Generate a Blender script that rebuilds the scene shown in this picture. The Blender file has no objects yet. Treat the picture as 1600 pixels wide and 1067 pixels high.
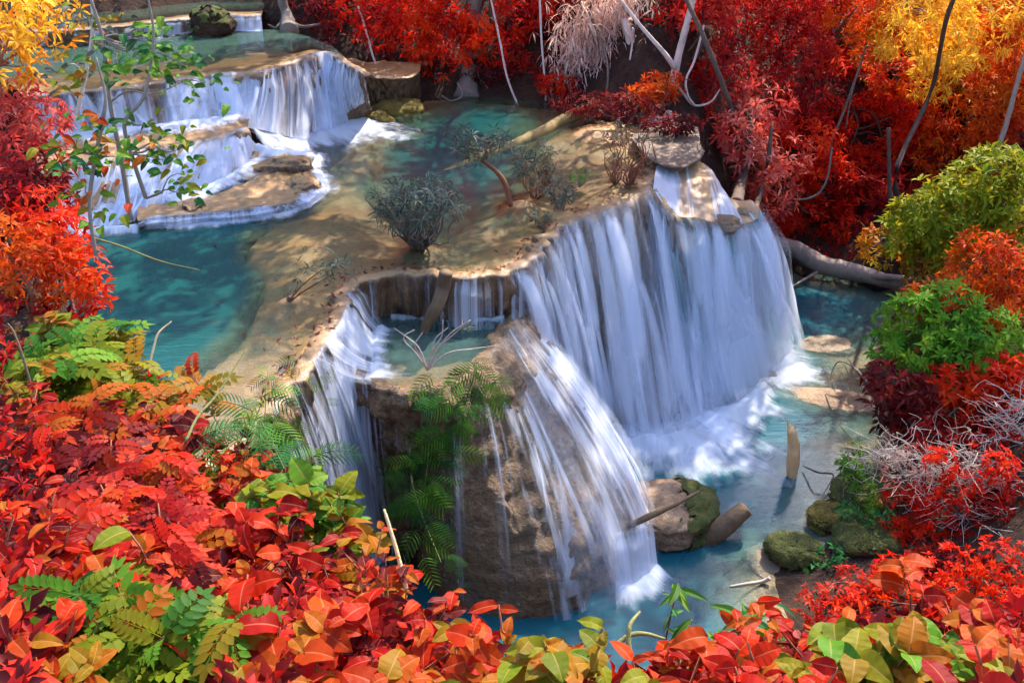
import bpy, math, random
import numpy as np
from mathutils import Matrix, Vector

R = math.radians
rng = np.random.default_rng(7)
random.seed(7)
scene = bpy.context.scene
COL = scene.collection

# ------------------------------------------------------------------ camera
CAM_H, PITCH, HFOV = 15.0, R(29.0), R(55.0)
cam_d = bpy.data.cameras.new('camera')
cam = bpy.data.objects.new('camera', cam_d)
COL.objects.link(cam)
cam.location = (0, 0, CAM_H)
cam.rotation_euler = (math.pi / 2 - PITCH, 0, 0)
cam_d.sensor_width = 36.0
cam_d.lens = 18.0 / math.tan(HFOV / 2)
cam_d.clip_start = 0.05
cam_d.clip_end = 2000
scene.camera = cam

# ------------------------------------------------------------------ sky and sun
SUN_EL, SUN_AZ = R(47.0), R(28.0)          # azimuth measured from +Y towards +X
world = bpy.data.worlds.new('World')
scene.world = world
world.use_nodes = True
wn = world.node_tree
bg = wn.nodes['Background']
sky = wn.nodes.new('ShaderNodeTexSky')
sky.sky_type = 'NISHITA'
sky.sun_disc = False
sky.sun_elevation = SUN_EL
sky.sun_rotation = SUN_AZ
wn.links.new(sky.outputs[0], bg.inputs[0])
bg.inputs[1].default_value = 0.15
sun_d = bpy.data.lights.new('sun', 'SUN')
sun = bpy.data.objects.new('sun', sun_d)
COL.objects.link(sun)
sun_d.energy = 2.8
sun_d.angle = R(0.6)
sun_d.color = (1.0, 0.9, 0.74)
sd_ = Vector((math.sin(SUN_AZ) * math.cos(SUN_EL), math.cos(SUN_AZ) * math.cos(SUN_EL), math.sin(SUN_EL)))
sun.rotation_euler = sd_.to_track_quat('Z', 'Y').to_euler()
sun.location = (20, 20, 40)

scene.view_settings.view_transform = 'Standard'
scene.view_settings.look = 'None'
scene.view_settings.gamma = 1.0
scene.view_settings.exposure = 2.15
scene.render.engine = 'CYCLES'
cy = scene.cycles
cy.use_denoising = True
cy.max_bounces = 6
cy.diffuse_bounces = 3
cy.glossy_bounces = 2
cy.transmission_bounces = 3
cy.transparent_max_bounces = 14
cy.caustics_reflective = False
cy.caustics_refractive = False
cy.sample_clamp_indirect = 6.0
cy.use_adaptive_sampling = True
cy.adaptive_threshold = 0.045

# ------------------------------------------------------------------ pixel helpers (photo is 1600 x 1067)
FPX = 800.0 / math.tan(HFOV / 2)
SP, CP = math.sin(PITCH), math.cos(PITCH)


def ray(px, py):
    a = (px - 800.0) / FPX
    b = -(py - 533.5) / FPX
    return np.array([a, CP + b * SP, -SP + b * CP])


def at(px, py, z):
    d = ray(px, py)
    t = (z - CAM_H) / d[2]
    return np.array([0, 0, CAM_H]) + d * t


def aty(px, py, y):
    d = ray(px, py)
    return np.array([0, 0, CAM_H]) + d * (y / d[1])


def atd(px, py, dist):
    d = ray(px, py)
    return np.array([0, 0, CAM_H]) + d / np.linalg.norm(d) * dist


# ------------------------------------------------------------------ noise
def _h(ix, iy, iz):
    n = (ix.astype(np.int64) * 374761393 + iy.astype(np.int64) * 668265263 + iz.astype(np.int64) * 2147483647) & 0xFFFFFFFF
    n = ((n ^ (n >> 13)) * 1274126177) & 0xFFFFFFFF
    n = (n ^ (n >> 16)) & 0xFFFFFFFF
    return n.astype(np.float64) / 4294967295.0


def vnoise(p):
    p = np.asarray(p, float)
    i = np.floor(p).astype(np.int64)
    f = p - i
    f = f * f * (3 - 2 * f)
    x, y, z = i[..., 0], i[..., 1], i[..., 2]
    fx, fy, fz = f[..., 0], f[..., 1], f[..., 2]
    def l(a, b, t): return a + (b - a) * t
    c00 = l(_h(x, y, z), _h(x + 1, y, z), fx); c10 = l(_h(x, y + 1, z), _h(x + 1, y + 1, z), fx)
    c01 = l(_h(x, y, z + 1), _h(x + 1, y, z + 1), fx); c11 = l(_h(x, y + 1, z + 1), _h(x + 1, y + 1, z + 1), fx)
    return l(l(c00, c10, fy), l(c01, c11, fy), fz)


def fbm(p, oct=4):
    p = np.asarray(p, float)
    s, a, t = 0.0, 0.5, 0.0
    for k in range(oct):
        s = s + a * vnoise(p * (2.03 ** k) + 17.3 * k)
        t += a; a *= 0.5
    return s / t


def sstep(a, b, x):
    t = np.clip((np.asarray(x, float) - a) / (b - a), 0, 1)
    return t * t * (3 - 2 * t)


# ------------------------------------------------------------------ mesh helpers
def mk(name, V, F, mat=None, parent=None, smooth=True, attrs=None, link=True):
    me = bpy.data.meshes.new(name)
    V = np.asarray(V, np.float32)
    Fs = F if isinstance(F, (list, tuple)) else [F]
    Fs = [np.asarray(f, np.int32) for f in Fs if len(f)]
    nl = sum(f.size for f in Fs); nf = sum(len(f) for f in Fs)
    me.vertices.add(len(V)); me.vertices.foreach_set('co', V.ravel())
    me.loops.add(nl); me.loops.foreach_set('vertex_index', np.concatenate([f.ravel() for f in Fs]))
    tot = np.concatenate([np.full(len(f), f.shape[1], np.int32) for f in Fs])
    st = np.concatenate([[0], np.cumsum(tot)[:-1]]).astype(np.int32)
    me.polygons.add(nf); me.polygons.foreach_set('loop_start', st); me.polygons.foreach_set('loop_total', tot)
    if smooth:
        me.polygons.foreach_set('use_smooth', np.ones(nf, bool))
    for k, a in (attrs or {}).items():
        a = np.asarray(a, np.float32)
        if a.ndim == 2:
            at_ = me.attributes.new(k, 'FLOAT_VECTOR', 'POINT'); at_.data.foreach_set('vector', a.ravel())
        else:
            at_ = me.attributes.new(k, 'FLOAT', 'POINT'); at_.data.foreach_set('value', a)
    me.update(calc_edges=True)
    if mat: me.materials.append(mat)
    o = bpy.data.objects.new(name, me)
    if link: COL.objects.link(o)
    if parent is not None: o.parent = parent
    return o


def grid_f(n, m):
    i = np.arange(n - 1)[:, None] * m + np.arange(m - 1)[None, :]
    i = i.ravel()
    return np.stack([i, i + 1, i + m + 1, i + m], 1)


def tag(o, label=None, cat=None, group=None, kind=None):
    if label: o['label'] = label
    if cat: o['category'] = cat
    if group: o['group'] = group
    if kind: o['kind'] = kind
    return o


def thing(name, label, cat, loc=(0, 0, 0), group=None):
    o = bpy.data.objects.new(name, None)
    o.empty_display_size = 0.2
    COL.objects.link(o)
    o.location = loc
    return tag(o, label, cat, group)


def catmull(P, n):
    P = np.asarray(P, float)
    Q = np.vstack([2 * P[0] - P[1], P, 2 * P[-1] - P[-2]])
    out = []
    for i in range(1, len(Q) - 2):
        t = np.linspace(0, 1, 40, endpoint=False)[:, None]
        p0, p1, p2, p3 = Q[i - 1], Q[i], Q[i + 1], Q[i + 2]
        out.append(0.5 * (2 * p1 + (p2 - p0) * t + (2 * p0 - 5 * p1 + 4 * p2 - p3) * t ** 2 + (3 * p1 - p0 - 3 * p2 + p3) * t ** 3))
    C = np.vstack(out + [P[-1:]])
    return C


def resample(C, n, by=3):
    s = np.concatenate([[0], np.cumsum(np.linalg.norm(np.diff(C[:, :by], axis=0), axis=1))])
    t = np.linspace(0, s[-1], n)
    return np.stack([np.interp(t, s, C[:, k]) for k in range(C.shape[1])], 1), t


def tube_vf(P, rad, sides=8, cap=True):
    P = np.asarray(P, float); n = len(P)
    rad = np.broadcast_to(np.asarray(rad, float), (n,))
    T = np.gradient(P, axis=0); T /= np.linalg.norm(T, axis=1, keepdims=True) + 1e-9
    up = np.array([0.13, 0.21, 1.0]) if abs(T[0][2]) < 0.9 else np.array([1.0, 0.2, 0.1])
    A = np.cross(T, up); A /= np.linalg.norm(A, axis=1, keepdims=True) + 1e-9
    B = np.cross(T, A)
    a = np.linspace(0, 2 * math.pi, sides, endpoint=False)
    V = P[:, None] + rad[:, None, None] * (np.cos(a)[None, :, None] * A[:, None] + np.sin(a)[None, :, None] * B[:, None])
    V = V.reshape(-1, 3)
    i = np.arange(n - 1)[:, None] * sides; j = np.arange(sides)[None, :]
    F = np.stack([i + j, i + (j + 1) % sides, i + sides + (j + 1) % sides, i + sides + j], -1).reshape(-1, 4)
    if cap:
        V = np.vstack([V, P[:1], P[-1:]])
        c0, c1 = len(V) - 2, len(V) - 1
        jj = np.arange(sides)
        F3 = np.vstack([np.stack([np.full(sides, c0), (jj + 1) % sides, jj], 1),
                        np.stack([np.full(sides, c1), (n - 1) * sides + jj, (n - 1) * sides + (jj + 1) % sides], 1)])
        return V, [F, F3]
    return V, [F]


def tube(name, P, rad, mat, parent=None, sides=8, rough=0.0, n=None):
    P = np.asarray(P, float)
    rad = np.broadcast_to(np.asarray(rad, float), (len(P),))
    C = catmull(np.column_stack([P, rad]), 0)
    C, _ = resample(C, n or max(6, len(P) * 4))
    V, F = tube_vf(C[:, :3], np.maximum(C[:, 3], 0.002), sides)
    if rough:
        k = len(C) * sides
        ctr = np.repeat(C[:, :3], sides, 0)
        d = V[:k] - ctr
        V[:k] = ctr + d * (1 + rough * (fbm(V[:k] * 5.0, 3) - 0.5)[:, None] * 2)
    return mk(name, V, F, mat, parent)


def join_vf(parts):
    Vs, F3, F4, o = [], [], [], 0
    for V, F in parts:
        Vs.append(V)
        for f in (F if isinstance(F, list) else [F]):
            (F4 if f.shape[1] == 4 else F3).append(f + o)
        o += len(V)
    out = []
    if F4: out.append(np.vstack(F4))
    if F3: out.append(np.vstack(F3))
    return np.vstack(Vs), out


# ------------------------------------------------------------------ materials
def mat_new(name):
    m = bpy.data.materials.new(name)
    m.use_nodes = True
    nt = m.node_tree
    nt.nodes.clear()
    out = nt.nodes.new('ShaderNodeOutputMaterial')
    return m, nt, out


def N(nt, t, **kw):
    n = nt.nodes.new(t)
    for k, v in kw.items():
        if k in n.inputs: n.inputs[k].default_value = v
        else: setattr(n, k, v)
    return n


def ramp(nt, fac, stops):
    r = nt.nodes.new('ShaderNodeValToRGB')
    e = r.color_ramp.elements
    while len(e) < len(stops): e.new(0.5)
    for k, (p, c) in enumerate(stops):
        e[k].position = p
        e[k].color = (c[0], c[1], c[2], 1)
    nt.links.new(fac, r.inputs[0])
    return r.outputs[0]


def noise_tex(nt, vec, scale, detail=4, rough=0.55, dist=0.0):
    n = nt.nodes.new('ShaderNodeTexNoise')
    n.inputs['Scale'].default_value = scale
    n.inputs['Detail'].default_value = detail
    n.inputs['Roughness'].default_value = rough
    n.inputs['Distortion'].default_value = dist
    if vec is not None: nt.links.new(vec, n.inputs['Vector'])
    return n.outputs[0]


def mapping(nt, vec, scale=(1, 1, 1), loc=(0, 0, 0)):
    m = nt.nodes.new('ShaderNodeMapping')
    m.inputs['Scale'].default_value = scale
    m.inputs['Location'].default_value = loc
    nt.links.new(vec, m.inputs['Vector'])
    return m.outputs[0]


def mathn(nt, op, a, b=None, clamp=False):
    m = nt.nodes.new('ShaderNodeMath'); m.operation = op; m.use_clamp = clamp
    for k, v in enumerate((a, b)):
        if v is None: continue
        if isinstance(v, (int, float)): m.inputs[k].default_value = v
        else: nt.links.new(v, m.inputs[k])
    return m.outputs[0]


def mixc(nt, fac, a, b, blend='MIX'):
    m = nt.nodes.new('ShaderNodeMix'); m.data_type = 'RGBA'; m.blend_type = blend
    for inp, v in ((m.inputs[0], fac), (m.inputs[6], a), (m.inputs[7], b)):
        if isinstance(v, (int, float)): inp.default_value = v
        elif isinstance(v, tuple): inp.default_value = (*v, 1)
        else: nt.links.new(v, inp)
    return m.outputs[2]


def bump(nt, h, strength, dist=0.05):
    b = nt.nodes.new('ShaderNodeBump')
    b.inputs['Strength'].default_value = strength
    b.inputs['Distance'].default_value = dist
    nt.links.new(h, b.inputs['Height'])
    return b.outputs[0]


def mrange(nt, v, a, b, c=0.0, d=1.0, smooth=False):
    m = nt.nodes.new('ShaderNodeMapRange')
    m.interpolation_type = 'SMOOTHSTEP' if smooth else 'LINEAR'
    for k, x in zip((1, 2, 3, 4), (a, b, c, d)):
        if isinstance(x, (int, float)): m.inputs[k].default_value = x
        else: nt.links.new(x, m.inputs[k])
    nt.links.new(v, m.inputs[0])
    return m.outputs[0]


def attr(nt, name):
    a = nt.nodes.new('ShaderNodeAttribute'); a.attribute_name = name
    return a


def principled(nt, out, color, rough=0.7, normal=None, spec=0.5, **kw):
    p = nt.nodes.new('ShaderNodeBsdfPrincipled')
    if isinstance(color, tuple): p.inputs['Base Color'].default_value = (*color, 1)
    else: nt.links.new(color, p.inputs['Base Color'])
    if isinstance(rough, (int, float)): p.inputs['Roughness'].default_value = rough
    else: nt.links.new(rough, p.inputs['Roughness'])
    p.inputs['Specular IOR Level'].default_value = spec
    if normal is not None: nt.links.new(normal, p.inputs['Normal'])
    nt.links.new(p.outputs[0], out.inputs[0])
    return p


def mat_travertine(name, top=(0.35, 0.190, 0.070), wet=0.35):
    m, nt, out = mat_new(name)
    tc = nt.nodes.new('ShaderNodeTexCoord').outputs['Object']
    geo = nt.nodes.new('ShaderNodeNewGeometry')
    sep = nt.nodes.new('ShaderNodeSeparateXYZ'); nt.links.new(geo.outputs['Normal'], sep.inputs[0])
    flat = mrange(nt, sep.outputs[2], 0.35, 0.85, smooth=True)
    n1 = noise_tex(nt, tc, 0.55, 6, 0.6, 0.8)
    n2 = noise_tex(nt, tc, 3.2, 6, 0.6)
    nst = noise_tex(nt, mapping(nt, tc, (3.5, 3.5, 0.22)), 2.2, 5, 0.65)      # streaks hanging down the drop faces
    nla = noise_tex(nt, mapping(nt, tc, (0.6, 0.6, 7.0)), 2.0, 4)
    c_top = ramp(nt, n1, [(0.25, tuple(0.62 * v for v in top)), (0.5, top), (0.75, (top[0] * 1.15, top[1] * 1.1, top[2] * 0.95))])
    c_top = mixc(nt, mrange(nt, n2, 0.45, 0.78, 0.0, 0.45), c_top, (0.11, 0.06, 0.027))
    n5 = noise_tex(nt, tc, 1.4, 5, 0.65, 1.2)
    c_top = mixc(nt, mrange(nt, n5, 0.52, 0.72, 0.0, 0.42, True), c_top, (0.12, 0.08, 0.03))
    c_top = mixc(nt, mrange(nt, n5, 0.42, 0.30, 0.0, 0.45, True), c_top, (0.34, 0.20, 0.10))
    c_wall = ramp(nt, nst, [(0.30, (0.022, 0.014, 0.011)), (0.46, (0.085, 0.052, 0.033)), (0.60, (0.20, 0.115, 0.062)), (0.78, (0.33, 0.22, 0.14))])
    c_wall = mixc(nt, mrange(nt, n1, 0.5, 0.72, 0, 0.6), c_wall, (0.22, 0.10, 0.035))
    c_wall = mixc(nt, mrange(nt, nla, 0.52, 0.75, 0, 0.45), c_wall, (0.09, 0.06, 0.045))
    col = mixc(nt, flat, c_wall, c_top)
    hgt = mathn(nt, 'ADD', n2, mathn(nt, 'MULTIPLY', nst, 1.2))
    hgt = mathn(nt, 'ADD', hgt, mathn(nt, 'MULTIPLY', noise_tex(nt, tc, 17, 4), 0.35))
    hgt = mathn(nt, 'MULTIPLY', hgt, mrange(nt, flat, 0, 1, 1.0, 0.35))
    principled(nt, out, col, mrange(nt, n2, 0.3, 0.7, wet, wet + 0.3), bump(nt, hgt, 0.8, 0.09), 0.45)
    return m


def mat_rock(name, c0, c1, c2, rough=0.75, scale=2.0):
    m, nt, out = mat_new(name)
    tc = nt.nodes.new('ShaderNodeTexCoord').outputs['Object']
    n1 = noise_tex(nt, tc, scale, 6, 0.6); n2 = noise_tex(nt, tc, scale * 7, 5)
    col = ramp(nt, n1, [(0.3, c0), (0.5, c1), (0.72, c2)])
    col = mixc(nt, mrange(nt, n2, 0.5, 0.7, 0, 0.5), col, tuple(0.45 * v for v in c0))
    principled(nt, out, col, rough, bump(nt, mathn(nt, 'ADD', n1, n2), 0.9, 0.07))
    return m


def mat_tufa(name):
    m, nt, out = mat_new(name)
    tc = nt.nodes.new('ShaderNodeTexCoord').outputs['Object']
    n1 = noise_tex(nt, tc, 1.1, 6, 0.6, 0.5)
    lay = noise_tex(nt, mapping(nt, tc, (1.3, 1.3, 3.6)), 1.8, 6, 0.72, 0.9)
    n2 = noise_tex(nt, tc, 9.0, 6, 0.7)
    col = ramp(nt, lay, [(0.28, (0.06, 0.04, 0.027)), (0.44, (0.17, 0.105, 0.06)), (0.58, (0.27, 0.17, 0.095)), (0.74, (0.36, 0.24, 0.145))])
    col = mixc(nt, mrange(nt, n1, 0.48, 0.7, 0, 0.6), col, (0.26, 0.125, 0.045))
    col = mixc(nt, mrange(nt, n2, 0.5, 0.72, 0, 0.65), col, (0.03, 0.02, 0.015))
    h = mathn(nt, 'ADD', mathn(nt, 'MULTIPLY', lay, 0.8), mathn(nt, 'ADD', n2, mathn(nt, 'MULTIPLY', n1, 0.8)))
    principled(nt, out, col, mrange(nt, n1, 0.3, 0.7, 0.4, 0.75), bump(nt, h, 1.0, 0.12), 0.4)
    return m


def mat_bark(name, c0, c1, scale=3.0, rough=0.85):
    m, nt, out = mat_new(name)
    tc = nt.nodes.new('ShaderNodeTexCoord').outputs['Object']
    n1 = noise_tex(nt, mapping(nt, tc, (4, 4, 1.0)), scale, 6, 0.65)
    n2 = noise_tex(nt, tc, 1.3, 3)
    col = mixc(nt, n1, c0, c1)
    col = mixc(nt, mrange(nt, n2, 0.5, 0.7, 0, 0.5), col, tuple(0.5 * v for v in c0))
    principled(nt, out, col, rough, bump(nt, n1, 0.8, 0.04))
    return m


def mat_leaf(name, cols, per_object=False, transl=0.45, rough=0.5, gloss=0.09, back=None):
    """leaf colour varies from leaf to leaf; the blade also lets light through"""
    m, nt, out = mat_new(name)
    if per_object:
        f = nt.nodes.new('ShaderNodeObjectInfo').outputs['Random']
    else:
        f = attr(nt, 'tint').outputs['Fac']
    col = ramp(nt, f, [(k / (len(cols) - 1), c) for k, c in enumerate(cols)])
    geo = nt.nodes.new('ShaderNodeNewGeometry')
    n1 = noise_tex(nt, nt.nodes.new('ShaderNodeTexCoord').outputs['Object'], 9.0 if per_object else 1.5, 3)
    col = mixc(nt, mrange(nt, n1, 0.4, 0.75, 0, 0.30), col, mixc(nt, 0.6, col, (0.10, 0.03, 0.01)))
    if per_object:
        col = mixc(nt, mathn(nt, 'MULTIPLY', attr(nt, 'rib').outputs['Fac'], 0.55), col, mixc(nt, 0.5, col, (0.8, 0.45, 0.2)))
    p = nt.nodes.new('ShaderNodeBsdfPrincipled')
    nt.links.new(col, p.inputs['Base Color'])
    p.inputs['Roughness'].default_value = rough
    p.inputs['Specular IOR Level'].default_value = gloss
    if per_object:                                      # veins
        uvx = attr(nt, 'vein').outputs['Fac']
        nt.links.new(bump(nt, uvx, 0.16, 0.02), p.inputs['Normal'])
    t = nt.nodes.new('ShaderNodeBsdfTranslucent')
    nt.links.new(mixc(nt, 0.35, col, mixc(nt, 1.0, col, (1.5, 1.1, 0.6), 'MULTIPLY')), t.inputs[0])
    mx = nt.nodes.new('ShaderNodeMixShader'); mx.inputs[0].default_value = transl
    nt.links.new(p.outputs[0], mx.inputs[1]); nt.links.new(t.outputs[0], mx.inputs[2])
    nt.links.new(mx.outputs[0], out.inputs[0])
    return m


def mat_pool(name, shallow, deep, k=1.6, rough=0.10, wave=0.025):
    """milky travertine water: clarity falls off with its own depth (attribute 'depth', metres)"""
    m, nt, out = mat_new(name)
    d = attr(nt, 'depth').outputs['Fac']
    geo = nt.nodes.new('ShaderNodeNewGeometry').outputs['Position']
    n = noise_tex(nt, mapping(nt, geo, (0.35, 1.3, 1)), 1.3, 4, 0.5, 0.6)
    n2 = noise_tex(nt, mapping(nt, geo, (0.5, 2.6, 1)), 5.0, 3, 0.5, 0.4)
    n3 = noise_tex(nt, mapping(nt, geo, (0.3, 0.5, 1)), 0.9, 3)
    dd = mathn(nt, 'MULTIPLY', d, mrange(nt, n3, 0.3, 0.7, 0.92, 1.08))
    op = mathn(nt, 'SUBTRACT', 1.0, mathn(nt, 'POWER', 2.718, mathn(nt, 'MULTIPLY', dd, -k)))
    op = mathn(nt, 'MULTIPLY', op, 0.97)
    col = mixc(nt, mrange(nt, dd, 0.15, 1.5, smooth=True), shallow, deep)
    col = mixc(nt, mrange(nt, n, 0.35, 0.7, 0, 0.18), col, mixc(nt, 0.45, col, shallow))
    dif = nt.nodes.new('ShaderNodeBsdfDiffuse'); nt.links.new(col, dif.inputs[0])
    tr = nt.nodes.new('ShaderNodeBsdfTransparent'); tr.inputs[0].default_value = (0.93, 0.97, 0.96, 1)
    mx = nt.nodes.new('ShaderNodeMixShader'); nt.links.new(op, mx.inputs[0])
    nt.links.new(tr.outputs[0], mx.inputs[1]); nt.links.new(dif.outputs[0], mx.inputs[2])
    gl = nt.nodes.new('ShaderNodeBsdfGlossy'); gl.inputs['Roughness'].default_value = rough
    gl.inputs[0].default_value = (0.9, 0.95, 1.0, 1)
    bn = bump(nt, mathn(nt, 'ADD', n, mathn(nt, 'MULTIPLY', n2, 0.5)), 0.35, wave)
    nt.links.new(bn, gl.inputs['Normal'])
    fr = nt.nodes.new('ShaderNodeFresnel'); fr.inputs[0].default_value = 1.33
    nt.links.new(bn, fr.inputs['Normal'])
    m2 = nt.nodes.new('ShaderNodeMixShader'); nt.links.new(fr.outputs[0], m2.inputs[0])
    nt.links.new(mx.outputs[0], m2.inputs[1]); nt.links.new(gl.outputs[0], m2.inputs[2])
    nt.links.new(m2.outputs[0], out.inputs[0])
    return m


def mat_falls(name, color=(0.80, 0.84, 0.95), fine=1.0, transl=0.35, soft=0.38, stretch=0.05, amax=0.84):
    """silky falling water: strands follow the flow coordinates of the sheet (u along the lip, v down the fall)"""
    m, nt, out = mat_new(name)
    fl = attr(nt, 'flow').outputs['Vector']
    de = attr(nt, 'dens').outputs['Fac']
    n1 = noise_tex(nt, mapping(nt, fl, (1.5 * fine, stretch * 1.3, 1)), 1.0, 3, 0.5, 0.25)
    n2 = noise_tex(nt, mapping(nt, fl, (4.6 * fine, stretch * 1.8, 1)), 1.0, 3, 0.5)
    n3 = noise_tex(nt, mapping(nt, fl, (17.0 * fine, stretch * 3, 1)), 1.0, 2, 0.5)
    n = mathn(nt, 'ADD', mathn(nt, 'MULTIPLY', n1, 0.46), mathn(nt, 'ADD', mathn(nt, 'MULTIPLY', n2, 0.40), mathn(nt, 'MULTIPLY', n3, 0.14)))
    n = mrange(nt, n, 0.33, 0.67)
    lo = mathn(nt, 'SUBTRACT', 1.0 - soft, de); hi = mathn(nt, 'SUBTRACT', 1.0 + soft, de)
    al = mrange(nt, n, lo, hi, 0.0, amax, True)
    col = mixc(nt, n3, mixc(nt, 1.0, color, (0.86, 0.9, 0.97), 'MULTIPLY'), color)
    dif = nt.nodes.new('ShaderNodeBsdfDiffuse'); nt.links.new(col, dif.inputs[0])
    tl = nt.nodes.new('ShaderNodeBsdfTranslucent'); nt.links.new(col, tl.inputs[0])
    m1 = nt.nodes.new('ShaderNodeMixShader'); m1.inputs[0].default_value = transl
    nt.links.new(dif.outputs[0], m1.inputs[1]); nt.links.new(tl.outputs[0], m1.inputs[2])
    tr = nt.nodes.new('ShaderNodeBsdfTransparent')
    m2 = nt.nodes.new('ShaderNodeMixShader'); nt.links.new(al, m2.inputs[0])
    nt.links.new(tr.outputs[0], m2.inputs[1]); nt.links.new(m1.outputs[0], m2.inputs[2])
    nt.links.new(m2.outputs[0], out.inputs[0])
    return m


def mat_soil(name, c0, c1, c2):
    m, nt, out = mat_new(name)
    tc = nt.nodes.new('ShaderNodeTexCoord').outputs['Object']
    n1 = noise_tex(nt, tc, 0.7, 5); n2 = noise_tex(nt, tc, 6, 5, 0.7)
    col = ramp(nt, mathn(nt, 'MULTIPLY', mathn(nt, 'ADD', n1, n2), 0.5), [(0.35, c0), (0.5, c1), (0.66, c2)])
    principled(nt, out, col, 0.9, bump(nt, n2, 1.0, 0.1), 0.2)
    return m


M = {}
M['trav'] = mat_travertine('travertine')
M['trav_wall'] = mat_travertine('travertine drop face', (0.25, 0.145, 0.065), 0.3)
M['tufa'] = mat_tufa('tufa')
M['rock'] = mat_rock('brown rock', (0.10, 0.06, 0.034), (0.24, 0.145, 0.08), (0.36, 0.24, 0.15), 0.7, 1.8)
M['paleRock'] = mat_rock('pale sunken rock', (0.10, 0.075, 0.045), (0.18, 0.13, 0.08), (0.23, 0.175, 0.11), 0.7, 1.5)
M['darkRock'] = mat_rock('dark damp rock', (0.05, 0.035, 0.025), (0.13, 0.085, 0.055), (0.22, 0.14, 0.09), 0.6, 2.2)
M['moss'] = mat_rock('moss', (0.025, 0.032, 0.007), (0.065, 0.075, 0.010), (0.125, 0.115, 0.016), 0.95, 4.0)
M['mossGold'] = mat_rock('golden moss', (0.06, 0.05, 0.01), (0.16, 0.12, 0.016), (0.22, 0.17, 0.03), 0.95, 4.0)
M['pool_hi'] = mat_pool('upper pool water', (0.062, 0.110, 0.066), (0.005, 0.062, 0.064), 1.7)
M['pool_lo'] = mat_pool('lower pool water', (0.070, 0.145, 0.13), (0.007, 0.076, 0.105), 1.5)
M['pool_top'] = mat_pool('top pool water', (0.09, 0.14, 0.10), (0.012, 0.09, 0.09), 1.2)
M['falls'] = mat_falls('falling water')
M['thin'] = mat_falls('thin falling water', fine=1.5, soft=0.24, amax=0.75)
M['far_falls'] = mat_falls('far falling water', (0.78, 0.84, 0.98), fine=1.0)
M['turq_falls'] = mat_falls('turquoise falling water', (0.52, 0.84, 0.90), fine=0.8, soft=0.3)
M['mist'] = mat_falls('misty veil of water', (0.84, 0.88, 0.97), fine=0.45, soft=0.9, amax=0.42)
M['lacy'] = mat_falls('lacy film on rock', (0.84, 0.87, 0.95), fine=1.25, soft=0.26, stretch=0.30, amax=0.8)
M['strand'] = mat_falls('separate strands of falling water', (0.84, 0.87, 0.96), fine=0.8, soft=0.60, amax=0.66)
M['foam'] = mat_falls('foam', (0.84, 0.89, 0.98), fine=0.7, soft=0.52, stretch=0.5, amax=0.84)
M['film'] = mat_falls('running film of water', (0.80, 0.86, 0.96), fine=1.1, soft=0.34, stretch=0.2)
M['soil'] = mat_soil('forest soil', (0.012, 0.007, 0.006), (0.035, 0.018, 0.013), (0.075, 0.035, 0.02))
M['bed'] = mat_soil('pool bed', (0.13, 0.11, 0.07), (0.24, 0.19, 0.11), (0.34, 0.26, 0.16))
M['bark'] = mat_bark('dark bark', (0.05, 0.03, 0.022), (0.16, 0.10, 0.07))
M['pale_bark'] = mat_bark('pale bark', (0.30, 0.23, 0.19), (0.62, 0.52, 0.45))
M['log'] = mat_bark('log bark', (0.07, 0.042, 0.022), (0.21, 0.13, 0.07))
M['grey_log'] = mat_bark('weathered log', (0.18, 0.13, 0.10), (0.42, 0.34, 0.28))
M['gold_log'] = mat_bark('sunken log', (0.15, 0.11, 0.035), (0.32, 0.22, 0.08))
M['pale_wood'] = mat_bark('sunlit toned bare wood', (0.72, 0.40, 0.16), (0.90, 0.60, 0.30))  # sunlight on the stump put into the wood colour; dry stalks share it
M['twig'] = mat_bark('grey twig', (0.10, 0.08, 0.065), (0.24, 0.19, 0.16))
M['dead'] = mat_bark('bleached dead twig', (0.40, 0.30, 0.27), (0.72, 0.58, 0.53))
M['redstem'] = mat_bark('reddish stem', (0.16, 0.04, 0.02), (0.36, 0.13, 0.06))
M['greenstem'] = mat_bark('green stem', (0.12, 0.10, 0.03), (0.28, 0.26, 0.08))
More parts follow.
